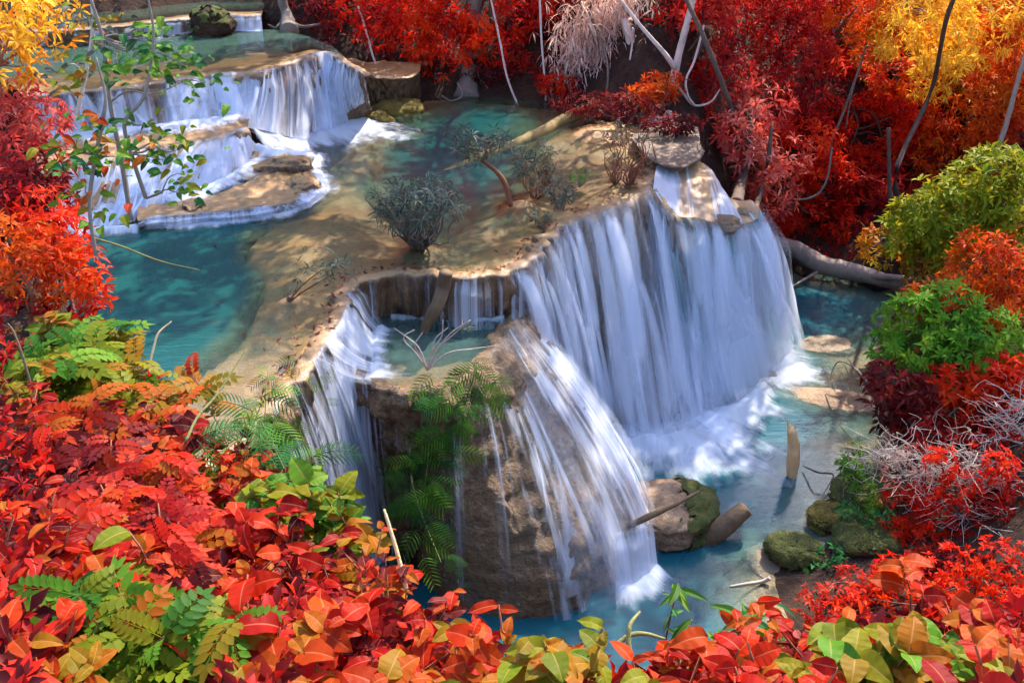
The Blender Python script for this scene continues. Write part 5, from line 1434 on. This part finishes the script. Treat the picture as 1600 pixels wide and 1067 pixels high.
tangle('bleached tangle of bare twigs sprawling over the red bushes at the right edge', aty(1510, 735, 17.6), (1.2, 0.5, 0.6), 150, 11)
tangle('second bare twig tangle lower down the right bank', aty(1555, 810, 16.9), (0.9, 0.4, 0.4), 60, 12)
tangle('small tan twig tangle left of the big one', aty(1400, 715, 18.2), (0.6, 0.3, 0.35), 110, 13, 'pale_bark', (0.3, 0.8))
tangle('white roots hanging at the right edge under the crimson bush', aty(1595, 655, 18.6), (0.3, 0.3, 0.8), 50, 14)

# ---- shrubs on the terraces ---------------------------------------------------------
scrub('terrace_bush', 'largest grey green bush on the terrace with a dense fan of stems', 655, 385, 5.55, (1.15, 0.8, 0.85), 'sage', 230, 1, leaf=(0.27, 0.034), nl=6, stems=44, bark='twig', gap=0.44)
scrub('terrace_bush', 'upright grey green bush at the near edge of the teal pool', 838, 306, 5.55, (0.62, 0.5, 0.75), 'sage', 80, 2, leaf=(0.25, 0.036), nl=6, stems=16, bark='redstem')
scrub('terrace_bush', 'small grey green bush just right of the upright one', 872, 332, 5.55, (0.5, 0.4, 0.5), 'sage', 45, 3, leaf=(0.2, 0.035), nl=6, stems=9)
scrub('terrace_bush', 'nearly leafless twiggy bush near the right end of the terrace', 962, 284, 5.55, (0.45, 0.4, 0.9), 'sage', 16, 4, leaf=(0.16, 0.03), nl=4, stems=10, bark='redstem')
scrub('terrace_bush', 'second leafless twiggy bush, the taller of the pair near the right end', 985, 286, 5.55, (0.75, 0.5, 1.0), 'sage', 22, 5, leaf=(0.16, 0.03), nl=4, stems=14, bark='redstem')
scrub('terrace_sprig', 'tiny green sprig at the near foot of the terrace bushes', 845, 352, 5.55, (0.22, 0.2, 0.2), 'sage', 18, 6, leaf=(0.16, 0.035), nl=5, stems=4)
scrub('terrace_sprig', 'little green tuft in the shallows before the twiggy bushes', 905, 288, 5.52, (0.4, 0.25, 0.2), 'green', 22, 7, leaf=(0.14, 0.03), nl=5, stems=5)
r_ = np.random.default_rng(77)
b_ = at(798, 322, 5.55)
ro = thing('terrace_bush', 'crooked bush leaning left over the log on one bent brown stem', 'shrub', tuple(b_))
q = np.array([b_, aty(790, 290, b_[1]), aty(775, 268, b_[1] - 0.1), aty(752, 250, b_[1] - 0.2)])
tube('stem', q - b_, [0.075, 0.07, 0.06, 0.04], M['redstem'], ro, 8, 0.15)
for e in [(725, 218), (745, 232), (790, 215), (735, 240), (765, 225)]:
    tube('branch', bend_path(q[-1], aty(*e, b_[1] - 0.3), r_, 0.2) - b_, [0.03, 0.024, 0.018, 0.012, 0.006], M['redstem'], ro, 5)
Pc = np.vstack([aty(*e, b_[1] - 0.3) + r_.normal(0, 0.16, (16, 3)) for e in [(725, 218), (740, 235), (785, 220), (730, 242), (765, 228), (752, 246)]]) - b_
V, F, T = leaf_cloud(Pc, norm(r_.normal(0, 0.5, Pc.shape) + [0, 0, 0.6]), 6, 0.26, 0.036, droop=0.5, r=r_)
tag(mk('foliage', V, F, M['c_sage'], ro, smooth=False, attrs={'tint': T}), kind='stuff')
# sprig on the near left of the terrace
b_ = at(452, 472, 5.52)
ro = thing('terrace_sprig', 'lone sprig with a pale leafy head at the left of the notch', 'shrub', tuple(b_))
for e, e2 in [((470, 448), (505, 420)), ((475, 455), (520, 428))]:
    tube('stem', np.array([b_, aty(*e, b_[1]), aty(*e2, b_[1] - 0.2)]) - b_, [0.022, 0.018, 0.01], M['redstem'], ro, 5)
for k in range(6):
    tube('stem', bend_path([0, 0, 0], [r_.normal(0, .15), r_.normal(0, .1), r_.uniform(.2, .5)], r_, .3), [0.016, .014, .012, .009, .004], M['twig'], ro, 5)
Pc = aty(508, 420, b_[1] - 0.2) + r_.normal(0, 0.16, (34, 3)) * [1.5, 1, 0.9] - b_
V, F, T = leaf_cloud(Pc, norm(r_.normal(0, 0.6, Pc.shape) + [0, 0, 0.5]), 6, 0.2, 0.03, droop=0.5, r=r_)
tag(mk('foliage', V, F, M['c_sage'], ro, smooth=False, attrs={'tint': T}), kind='stuff')
# dead driftwood bush on the pocket rim
b_ = at(668, 578, 4.45)
ro = thing('dead_bush', 'bleached dead bush with curling bare twigs on the rim of the pocket', 'shrub', tuple(b_))
for e, e2, e3 in [((655, 545), (640, 530), (615, 512)), ((650, 552), (630, 528), (648, 515)), ((675, 550), (690, 525), (692, 500)), ((685, 545), (705, 520), (735, 500)), ((672, 560), (680, 530), (700, 512)), ((700, 552), (740, 545), (775, 540)), ((690, 540), (720, 512), (722, 498)), ((660, 560), (648, 540), (660, 520))]:
    tube('twig', np.array([b_, aty(*e, b_[1] - .05), aty(*e2, b_[1] - .1), aty(*e3, b_[1] - 0.05)]) - b_, [0.026, 0.018, 0.012, 0.005], M['dead'], ro, 6)
Pc = aty(728, 512, b_[1]) + r_.normal(0, 0.1, (10, 3)) * [1.4, 1, 0.8] - b_
V, F, T = leaf_cloud(Pc, norm(r_.normal(0, 0.6, Pc.shape) + [0, 0, 0.5]), 6, 0.15, 0.025, droop=0.4, r=r_)
tag(mk('foliage', V, F, M['c_sage'], ro, smooth=False, attrs={'tint': T}), kind='stuff')

# ================================================================== NEAR BANK AND ITS PLANTS
DM = np.array([(0, 1090, 3.2), (400, 1090, 3.3), (800, 1090, 3.4), (1200, 1090, 3.5), (1600, 1090, 3.5), (0, 950, 3.9), (200, 950, 4.1), (400, 950, 4.2), (600, 950, 4.4), (0, 820, 5.0), (200, 820, 5.3), (400, 820, 5.6),
      (520, 780, 6.2), (600, 870, 5.3), (700, 960, 4.5), (420, 690, 7.4), (300, 700, 7.2), (150, 700, 7.0), (0, 700, 6.6), (260, 610, 8.8), (120, 580, 9.0), (0, 560, 8.8), (170, 490, 10.4), (60, 450, 10.8),
      (130, 380, 12.0), (20, 330, 12.4), (60, 200, 14.0), (0, 60, 16.0), (800, 1020, 4.0), (900, 1020, 4.0), (1050, 1020, 4.0), (1200, 950, 4.9), (1300, 950, 5.0), (1420, 910, 5.6), (1560, 900, 5.8), (1600, 960, 4.8), (1400, 1010, 4.2)], float)


def dmap(px, py):
    w = 1.0 / (((DM[:, 0] - px) ** 2 + (DM[:, 1] - py) ** 2) / 1e4 + 0.15) ** 1.6
    return float((w * DM[:, 2]).sum() / w.sum())


def env(px, py, d=0.0):
    return atd(px, py, dmap(px, py) + d)


CTRL = np.array([atd(*q) for q in DM] + [np.array([x, y, 12.9 - 0.12 * abs(x)]) for x in (-6, -3, 0, 3, 6) for y in (-1.0, 0.5)])
SIL = [env(*q) for q in [(-120, 60), (20, 100), (110, 300), (150, 420), (185, 520), (290, 610), (420, 690), (520, 780), (610, 870), (700, 960), (800, 1000), (900, 1000), (1050, 1000), (1200, 955), (1300, 955), (1420, 915), (1560, 900), (1700, 900)]]
BANKP = [s[:2] for s in SIL] + [np.array([9, 5]), np.array([9, -8]), np.array([-26, -8]), np.array([-26, 20])]


def bank_z(x, y):
    x = np.asarray(x, float); y = np.asarray(y, float)
    d2 = (x[..., None] - CTRL[:, 0]) ** 2 + (y[..., None] - CTRL[:, 1]) ** 2
    w = 1 / (d2 + 0.05) ** 1.8
    z = (w * CTRL[:, 2]).sum(-1) / w.sum(-1)
    sd = poly_sd(x, y, BANKP)
    n = fbm(np.stack([x * 1.2, y * 1.2, x * 0 + 9], -1), 3) - 0.5
    return np.maximum(z - 0.55 + 0.15 * n - 5.0 * np.maximum(sd + 0.7, 0) + np.where(x < -9, 0.2 * (-9 - x), 0), -1.0)


bed_sheet('near_bank', None, -24, 12, -6, 21, 0.16, bank_z, M['soil'])


def bzz(x, y): return float(bank_z(np.array([float(x)]), np.array([float(y)]))[0])


def stem_plant(name, label, px, py, kind, pals, n_stem, per, size, seed, h=0.5, spread=0.30, d=0.0, cat='plant', stem='redstem', group=None, drop=0.0):
    r = np.random.default_rng(5000 + seed)
    tip = env(px, py, d)
    bx, by = tip[0], tip[1]
    bz = min(bzz(bx, by), tip[2] - 0.15)
    b = np.array([bx, by, bz])
    root = thing(name, label, cat, tuple(b), group)
    H = tip[2] - bz
    pals = list(pals) * 3 + (['orange'] if 'red' in pals else [])
    for s in range(n_stem):
        a = r.uniform(0, 6.28)
        e = np.array([math.cos(a) * spread * r.uniform(.2, 1.1), math.sin(a) * spread * r.uniform(.2, 1.1), H + r.uniform(-0.13, 0.06) - drop * r.uniform(0, 1)])
        q = bend_path(np.array([r.normal(0, .03), r.normal(0, .03), -0.05]), e, r, 0.3)
        st = tube('stem', q, [0.010, 0.009, 0.008, 0.006, 0.004], M[stem], root, 5, n=8)
        for k in range(per):
            t = 1.0 if k == 0 else 1.0 - r.uniform(0.0, 0.55) * min(1.0, 0.6 / max(H, 0.3))
            f = t * 4; i0 = min(int(f), 3); P = q[i0] + (q[i0 + 1] - q[i0]) * (f - i0)
            ang = r.uniform(0, 6.28)
            dr = np.array([math.cos(ang), math.sin(ang) - 0.15, r.uniform(-0.15, 0.55)])
            upv = np.array([r.normal(0, 0.35), -0.30 + r.normal(0, 0.3), 1.0])
            put_leaf(st, P, dr, upv, size * r.uniform(0.42, 1.28), kind, M['l_' + pals[int(r.integers(0, len(pals)))]], r)
    return root


FG = [
    (30, 930, 'broad', 'red red crimson', 'large red leaved plant at the left edge of the photo, low down', 5, 5, .20),
    (125, 880, 'broad', 'red orange red', 'broad orange leaved plant left of the olive leaves', 5, 5, .20),
    (205, 905, 'broad', 'gold lime red', 'olive yellow broad leaved plant above the green sprig', 6, 4, 0.216),
    (50, 1020, 'ovate', 'gold orange', 'yellow orange plant in the bottom left corner', 6, 4, 0.162),
    (165, 1000, 'pinnate', 'lime green', 'yellow green plant with paired leaflets at the bottom left', 6, 4, 0.259),
    (245, 965, 'pinnate', 'lime green gold', 'green sprig of paired leaflets, right of the other one', 6, 4, 0.259),
    (300, 1045, 'broad', 'red orange red', 'orange plant at the bottom edge right of the green sprigs', 6, 5, .18),
    (420, 960, 'broad', 'red red orange', 'cluster of large torn bright red leaves at the lower left', 6, 5, .24),
    (335, 880, 'broad', 'red crimson', 'ragged red leaved plant above the torn red leaves', 5, 5, .20),
    (480, 1030, 'broad', 'gold orange', 'big golden leaved plant at the bottom edge', 9, 7, 0.216),
    (555, 965, 'broad', 'red red', 'red plant above the golden leaves', 6, 5, .20),
    (610, 1045, 'broad', 'red orange', 'scarlet plant at the bottom edge right of the golden one', 6, 5, .18),
    (670, 1015, 'ovate', 'red crimson', 'rounded red leaved plant beneath the dark cave', 6, 6, .17),
    (690, 925, 'ovate', 'gold orange', 'sparse plant with yellow leaves against the dark cave', 3, 4, .17),
    (630, 905, 'ovate', 'orange red maroon', 'orange plant on the brow of the bank', 6, 6, .16),
    (735, 1055, 'broad', 'orange red', 'orange red plant below the cave at the bottom edge', 6, 5, .18),
    (840, 1062, 'broad', 'gold gold lime', 'golden leaved plant under the foot of the buttress', 9, 7, 0.184),
    (895, 1068, 'broad', 'lime gold', 'lime green leaved plant beside the golden one', 9, 7, 0.184),
    (965, 1075, 'ovate', 'orange gold', 'orange plant left of the thin curved stalk', 6, 6, .15),
    (1045, 1066, 'ovate', 'red orange', 'red orange plant at the centre of the bottom edge', 6, 6, .16),
    (1120, 1050, 'broad', 'red red', 'scarlet plant with broad leaves right of centre', 6, 5, .18),
    (1170, 1020, 'ovate', 'red orange', 'red plant under the leafy sprig that overhangs the water', 6, 6, .15),
    (1230, 1030, 'broad', 'orange red', 'orange plant on the brow above the lower pool', 6, 5, .17),
    (1300, 1000, 'ovate', 'red orange rose', 'hazy red plant before the moss capped rock', 6, 6, .17),
    (1330, 1035, 'broad', 'lime gold', 'yellow green plant among the orange ones, left of the darker green', 9, 7, 0.205),
    (1410, 1030, 'broad', 'lime gold green', 'green leaved plant in the right foreground', 9, 7, 0.205),
    (1480, 1025, 'broad', 'lime green gold', 'green and yellow plant nearest the right corner', 9, 7, 0.205),
    (1470, 1055, 'broad', 'gold gold', 'large yellow leaved plant at the bottom right', 8, 7, 0.216),
    (1560, 1005, 'broad', 'orange red', 'orange red plant at the right edge', 6, 5, .20),
    (1590, 1045, 'broad', 'red crimson', 'red plant in the bottom right corner', 6, 5, .19),
    (1440, 935, 'broad', 'orange', 'orange plant with drooping lobed leaves before the red bush', 4, 3, .26),
    (1540, 950, 'broad', 'orange red', 'long leaved orange red plant right of the lobed one', 5, 4, .24),
    (1240, 1055, 'broad', 'red red', 'bright scarlet plant at the bottom edge below the orange brow', 6, 5, .18),
    (1355, 1060, 'broad', 'red orange', 'scarlet plant at the bottom edge under the green leaves', 6, 5, .17),
    (500, 880, 'ovate', 'red crimson maroon', 'plant with loose oval red leaves on the slope', 6, 6, .17),
    (445, 840, 'ovate', 'red maroon', 'oval leaved dark and red plant higher on the slope', 6, 6, .16),
    (385, 795, 'broad', 'red red', 'vivid red broad leaved plant under the lime leaves', 6, 5, .20),
    (300, 815, 'pinnate', 'red crimson', 'red plant with paired leaflets in the middle of the slope', 6, 6, .26),
    (215, 830, 'pinnate', 'crimson red', 'crimson plant of paired leaflets left of the middle', 6, 6, .26),
    (115, 800, 'pinnate', 'red orange', 'red orange plant of small leaflets at the left', 6, 6, .25),
    (35, 830, 'ovate', 'red crimson', 'red plant against the shaded gap at the left edge', 6, 6, .17),
    (55, 745, 'ovate', 'maroon crimson', 'dark maroon plant in the shaded left hollow', 6, 6, .16),
    (150, 725, 'pinnate', 'crimson maroon', 'dim crimson plant of leaflets above the bright ones', 6, 6, .27),
    (255, 745, 'pinnate', 'red red', 'upright red plant with fern like leaflets', 6, 6, .28),
    (180, 775, 'pinnate', 'red crimson', 'small red plant tucked under the fern like one', 5, 6, .24),
    (335, 745, 'broad', 'orange red', 'orange red plant at the upper brow of the slope', 6, 5, .20),
    (260, 680, 'broad', 'maroon crimson red', 'brownish red plant with big dull leaves', 6, 5, .24),
    (190, 655, 'ovate', 'red maroon', 'red plant below the green and gold clump', 6, 6, .20),
    (100, 660, 'pinnate', 'maroon red', 'dark red plant of leaflets at the left, mid height', 6, 6, .30),
    (25, 625, 'ovate', 'red crimson', 'red plant at the left edge at mid height', 6, 6, .20),
    (465, 765, 'broad', 'lime green lime', 'bright lime plant overhanging the ribbon fall', 11, 7, 0.259),
    (520, 810, 'ovate', 'gold lime', 'golden green plant just under the lime one', 8, 8, 0.194),
    (570, 865, 'broad', 'orange gold red', 'orange plant sloping down to the gully', 6, 5, .18),
    (285, 615, 'pinnate', 'gold orange', 'olive gold feathery plant at the edge of the left pool', 6, 6, .32),
    (330, 700, 'ovate', 'orange gold maroon', 'spindly orange plant with bare stalks', 6, 6, .18),
    (175, 580, 'pinnate', 'lime gold', 'yellow plant of leaflets beside the left pool', 6, 7, .34),
    (105, 545, 'pinnate', 'green lime', 'fresh green plant of leaflets in the yellow clump', 7, 7, .36),
    (45, 505, 'ovate', 'lime gold', 'yellow green plant at the left edge', 6, 7, .24),
    (150, 510, 'pinnate', 'lime green gold', 'lime plant at the water side of the yellow clump', 6, 7, .34),
    (25, 570, 'ovate', 'gold lime', 'small yellowish plant low in the clump', 5, 6, .2),
    (415, 715, 'feather', 'deepgreen green', 'feathery green plant on the near end of the terrace edge', 4, 2, .32),
    (335, 640, 'feather', 'deepgreen green', 'feathery blue green plant leaning over the left pool', 4, 2, .32),
    (385, 665, 'feather', 'green deepgreen', 'feathery green plant between the pool and the ribbon fall', 4, 2, .32),
]
for k, (px, py, kd, pals, lab, ns, per, sz) in enumerate(FG):
    nm = {'broad': 'broadleaf_plant', 'ovate': 'oval_leaf_plant', 'pinnate': 'leaflet_plant', 'feather': 'feathery_plant'}[kd]
    far = 1 if py > 700 else 1.25
    near = -0.08 if ns >= 8 else 0.0
    stem_plant(nm, lab, px, py, kd, pals.split(), ns, int(per * 2.1) + 1, sz * (0.66 if kd in ('broad', 'ovate') else 0.8), k, d=near, spread=0.30 * far * (1.3 if kd == 'feather' else 1), stem='greenstem' if kd == 'feather' else 'redstem', group='plants of the near bank')

# dense small leaves under the bigger plants
r_ = np.random.default_rng(91)
Pf, Tf = [], []
for _ in range(4200):
    if r_.random() < 0.5: px, py = r_.uniform(-30, 1640), r_.uniform(930, 1110)
    else: px, py = r_.uniform(-60, 560), r_.uniform(430, 1060)
    lim = np.interp(px, [0, 150, 185, 290, 420, 520, 610, 700, 800, 1050, 1200, 1420, 1600], [420, 450, 530, 625, 705, 795, 885, 975, 1015, 1015, 970, 930, 915])
    if py < lim: continue
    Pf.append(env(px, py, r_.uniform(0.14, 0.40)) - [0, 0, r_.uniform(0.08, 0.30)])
Pf = np.array(Pf)
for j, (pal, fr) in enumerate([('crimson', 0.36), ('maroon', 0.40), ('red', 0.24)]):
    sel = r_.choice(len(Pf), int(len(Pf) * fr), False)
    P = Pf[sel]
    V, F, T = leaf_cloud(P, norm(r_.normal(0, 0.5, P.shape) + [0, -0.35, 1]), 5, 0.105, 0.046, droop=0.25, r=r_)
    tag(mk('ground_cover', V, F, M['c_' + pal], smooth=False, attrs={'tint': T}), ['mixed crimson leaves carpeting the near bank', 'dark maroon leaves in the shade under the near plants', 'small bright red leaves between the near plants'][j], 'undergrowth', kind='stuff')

# feathery fronds hanging on the buttress and in the gully
def hanging(label, pts, seed, pals, size, n):
    r = np.random.default_rng(seed)
    P = [np.asarray(q, float) for q in pts]
    root = thing('hanging_fern', label, 'fern', tuple(P[0]))
    C = catmull(np.array(P), 0)
    C2, _ = resample(C, 12)
    tube('stem', C2 - P[0], np.linspace(0.03, 0.008, 12), M['greenstem'], root, 5)
    for k in range(n):
        q = C[int(r.uniform(0, 1) * (len(C) - 1))] + r.normal(0, 0.22, 3)
        a = r.uniform(0, 6.28)
        dr = np.array([math.cos(a), -0.55 + 0.4 * math.sin(a), r.uniform(-0.7, 0.25)])
        put_leaf(root, q - P[0], dr, (0.1 * r.normal(), -0.9, 0.8), size * r.uniform(0.6, 1.2), 'feather', M['l_' + pals[int(r.integers(0, len(pals)))]], r, 'frond')
    return root


hanging('bright green feathery fern cascading from the front rim of the pocket', [at(745, 572, 4.6), aty(735, 610, 17.3), aty(722, 650, 16.9), aty(705, 690, 16.6)], 31, ['green', 'green', 'deepgreen'], 0.62, 34)
hanging('darker feathery fern in the gully below the bright one', [at(668, 610, 4.5), aty(672, 660, 17.0), aty(668, 720, 16.4), aty(660, 790, 16.0)], 32, ['green', 'deepgreen'], 0.6, 34)
hanging('deep green fern low in the gully above the orange leaves', [aty(640, 700, 16.6), aty(645, 760, 16.0), aty(665, 820, 15.5), aty(690, 880, 15.0)], 33, ['deepgreen', 'green'], 0.55, 30)
hanging('small green fern tuft hooked on the ribbon fall lip', [at(482, 592, 5.5), aty(478, 606, 16.3), aty(470, 620, 16.1)], 34, ['green', 'lime'], 0.35, 20)
hanging('green fern tuft on the terrace edge near the lime plant', [at(425, 650, 5.55), aty(430, 690, 14.2), aty(440, 715, 13.8)], 35, ['green', 'deepgreen'], 0.4, 24)

# leafy sprig standing over the lower pool
ro = stem_plant('leafy_sprig', 'dark green leafy sprig overhanging the water at the bottom', 1125, 955, 'lance', ['green', 'deepgreen', 'green'], 12, 12, 0.15, 400, spread=0.30, d=0.3, drop=0.05)
stem_plant('leafy_sprig', 'reddish underside sprig behind the dark green one', 1195, 975, 'lance', ['maroon', 'deepgreen', 'orange'], 8, 9, 0.14, 401, spread=0.26, d=0.25)
# thin stalks
for k, (lab, pts, m_) in enumerate([
    ('curved pale green stalk rising against the lower pool', [(985, 1030, 4.1), (982, 1000, 4.1), (985, 975, 4.1), (1000, 955, 4.15)], 'greenstem'),
    ('arched thin stem over the foot of the buttress', [(960, 1010, 4.2), (985, 992, 4.2), (1010, 990, 4.2), (1040, 998, 4.2)], 'greenstem'),
    ('dry reed blade standing before the left pool', [(232, 575, 9.2), (240, 545, 9.2), (248, 520, 9.2), (268, 502, 9.2)], 'pale_wood'),
    ('long thin runner trailing over the left pool', [(140, 370, 11.5), (190, 385, 11.4), (250, 408, 11.3), (312, 422, 11.2)], 'greenstem'),
    ('yellow stalk rising from the gold plant toward the pool', [(290, 690, 7.4), (310, 650, 7.5), (340, 615, 7.6), (385, 545, 7.8)], 'greenstem'),
    ('straight pale twig leaning on the orange brow', [(635, 920, 5.0), (620, 860, 5.0), (605, 810, 5.0), (600, 795, 5.0)], 'pale_wood'),
    ('stout brown stalk at the left edge in the yellow clump', [(48, 600, 8.6), (35, 555, 8.6), (22, 520, 8.6), (12, 505, 8.6)], 'log')]):
    log('stalk', lab, [atd(*q) for q in pts], [0.012, 0.011, 0.009, 0.005], M[m_], 5, 0, 'stalk')

# ---- left edge: small trees leaning over the left pool -----------------------------------
LT = [
    ('orange_shrub', 'orange and red shrub above the yellow clump at the left edge', (40, 480, 10.8), [(40, 420, 11.0, 0.32), (100, 435, 11.0, 0.3), (10, 380, 11.2, 0.3), (70, 390, 11.2, 0.3)], 'orange', (0.12, 0.035), 6, 130, 60),
    ('red_shrub', 'red shrub leaning over the left pool', (110, 500, 10.8), [(120, 420, 11.2, 0.32), (140, 460, 11.0, 0.22), (90, 370, 11.5, 0.34), (60, 340, 11.8, 0.34)], 'red', (0.12, 0.035), 6, 130, 90),
    ('red_shrub', 'crimson shrub at the left edge below the falls', (20, 420, 11.8), [(30, 300, 12.2, 0.4), (60, 270, 12.4, 0.32), (10, 340, 12, 0.35), (80, 310, 12.2, 0.28)], 'crimson', (0.14, 0.04), 6, 110, 70),
    ('red_shrub', 'rosy shrub at the left edge beside the middle ledge', (10, 300, 13.2), [(20, 220, 13.4, 0.4), (60, 185, 13.6, 0.36), (80, 215, 13.4, 0.22), (30, 160, 13.8, 0.36)], 'rose', (0.15, 0.04), 6, 80, 50),
    ('glow_tint_tree', 'foliage in the top left corner with the sun glow put into its gold colour', (-40, 260, 13.5), [(15, 30, 13.5, 0.5), (75, 45, 13.8, 0.32), (110, 5, 14, 0.3), (-20, 80, 13.2, 0.45), (60, 10, 14, 0.36), (30, 95, 13.6, 0.30), (-30, 10, 13.2, 0.6)], 'glow_gold', (0.17, 0.045), 6, 34, 40),  # glow of this corner is put into the leaf colour
]
for k, (nm, lab, bs, bl, pal, lf, nl, de, nleaf) in enumerate(LT):
    b = atd(*bs); b[2] = min(b[2], bzz(b[0], b[1]) + 0.02)
    tree(nm, lab, b, [(atd(x, y, d), r) for x, y, d, r in bl], M['c_' + pal], leaf=lf, n_leaf=nl, dens=de, seed=200 + k, trunk_r=0.035, gap=0.40, cat='shrub' if 'shrub' in nm else 'tree', leafs=nleaf, kind='lance', lmat=M['l_' + pal], bark=M['redstem'], droop=0.5)


def sapling(label, pts, rad, clusters, seed, pals, size, mat='twig', dist=11.0, n=16, name='sapling'):
    r = np.random.default_rng(seed)
    P = np.array([atd(x, y, d) for x, y, d in pts]); b = P[0]
    root = thing(name, label, 'sapling', tuple(b))
    tube('trunk', P - b, rad, M[mat], root, 6, 0.1, n=30)
    for (x, y, s) in clusters:
        c = atd(x, y, dist)
        j = np.argmin(np.linalg.norm(P - c, axis=1))
        br = tube('branch', bend_path(P[j], c, r, 0.25) - b, [0.012, 0.010, 0.008, 0.006, 0.004], M[mat], root, 5)
        for k in range(int(n * s)):
            q = c + r.normal(0, 0.11 * s, 3) * [1.4, 1, 0.9]
            a = r.uniform(0, 6.28)
            put_leaf(br, q - b, (math.cos(a), math.sin(a) - .4, r.uniform(-0.6, 0.2)), (r.normal(0, .3), -0.7, 0.9), size * r.uniform(.6, 1.15), 'ovate', M['l_' + pals[int(r.integers(0, len(pals)))]], r)
    return root


sapling('thin green leaved sapling before the upper falls, leaning right', [(205, 345, 11.2), (190, 250, 11.2), (172, 160, 11.2), (160, 60, 11.2), (135, -20, 11.2)], [0.03, 0.028, 0.024, 0.02, 0.014],
        [(215, 75, 1.3), (255, 95, 1.3), (290, 105, 1.2), (320, 130, 1.1), (250, 60, 1), (300, 85, 0.8), (185, 110, 1)], 71, ['green', 'deepgreen', 'green'], 0.15)
sapling('second thin sapling with hanging green leaves lower down', [(228, 310, 10.8), (205, 240, 10.8), (195, 190, 10.8), (225, 150, 10.8), (240, 60, 10.8), (230, -10, 10.8)], [0.024, 0.022, 0.02, 0.018, 0.014, 0.01],
        [(250, 215, 1.1), (275, 235, 1.1), (285, 270, 1.1), (255, 250, 0.9), (230, 200, 1), (295, 295, 0.7)], 72, ['green', 'deepgreen', 'lime'], 0.13, dist=10.8)
sapling('sapling with mixed green and orange leaves nearest the left edge', [(150, 400, 10.4), (140, 320, 10.4), (150, 240, 10.4), (165, 160, 10.4), (150, 90, 10.4)], [0.02, 0.02, 0.018, 0.015, 0.01],
        [(125, 235, 1.2), (165, 225, 1.2), (135, 290, 1.2), (150, 195, 1), (100, 240, 1), (180, 245, 0.8), (145, 330, 1)], 73, ['lime', 'green', 'orange', 'deepgreen'], 0.15, dist=10.4)
sapling('pale bare sapling with yellow green tips in front of the upper pool', [(120, 180, 12.5), (135, 110, 12.5), (145, 40, 12.5), (140, -30, 12.5)], [0.025, 0.022, 0.02, 0.016],
        [(110, 100, 1), (150, 75, 1), (95, 130, 1), (130, 25, 1), (175, 30, 0.8)], 74, ['lime', 'gold', 'sage'], 0.15, 'pale_bark', dist=12.5)

# fallen leaves and bits of twig on the terrace and its rim
r_ = np.random.default_rng(123)
Cl = resample(catmull(LIP3, 0), 600)[0]
Pl = []
for _ in range(420):
    q = Cl[int(r_.integers(0, 600))].copy()
    q[:2] += r_.normal(0, 1, 2) * r_.choice([0.12, 0.3, 1.6], p=[.5, .3, .2]) + np.array([-0.25, 0.25])
    if poly_sd(np.array([q[0]]), np.array([q[1]]), TER)[0] > -0.1: continue
    dd = float(ter_depth(np.array([q[0]]), np.array([q[1]]))[0])
    q[2] = max(Z1 - dd, Z1) + 0.03
    Pl.append(q)
Pl = np.array(Pl)
V, F, T = leaf_cloud(Pl, norm(r_.normal(0, 0.25, Pl.shape) + [0, 0, 1]), 1, 0.16, 0.05, spread=(1.3, 1.6), droop=0.05, r=r_)
tag(mk('leaf_litter', V, F, M['c_maroon'], smooth=False, attrs={'tint': T}), 'scattered brown fallen leaves on the tan terrace and its rim', 'fallen leaves', kind='stuff')

# undergrowth on the banks and the slope behind the pools
r_ = np.random.default_rng(321)
for j, (lab, xr, yr, n, pal, L, cond) in enumerate([
    ('low red undergrowth spreading over the right bank', (8.5, 30.0), (11.0, 35.0), 5200, 'crimson', 0.20, lambda x, y, s: s > 0.9),
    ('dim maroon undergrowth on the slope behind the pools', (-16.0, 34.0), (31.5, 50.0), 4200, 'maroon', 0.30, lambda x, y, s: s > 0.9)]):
    X = r_.uniform(*xr, n); Y = r_.uniform(*yr, n)
    S = poly_sd(X, Y, POOL)
    keep = (S > 0.9) & (fbm(np.stack([X * 0.6, Y * 0.6, X * 0 + j], -1), 3) > 0.40)
    if j: keep &= (Y > np.interp(X, _hx, _hy) + 0.5)
    X, Y = X[keep], Y[keep]
    Z = ground_z(X, Y) + r_.uniform(0.02, 0.45, len(X)) * (1.0 + 0.6 * j)
    P = np.column_stack([X, Y, Z])
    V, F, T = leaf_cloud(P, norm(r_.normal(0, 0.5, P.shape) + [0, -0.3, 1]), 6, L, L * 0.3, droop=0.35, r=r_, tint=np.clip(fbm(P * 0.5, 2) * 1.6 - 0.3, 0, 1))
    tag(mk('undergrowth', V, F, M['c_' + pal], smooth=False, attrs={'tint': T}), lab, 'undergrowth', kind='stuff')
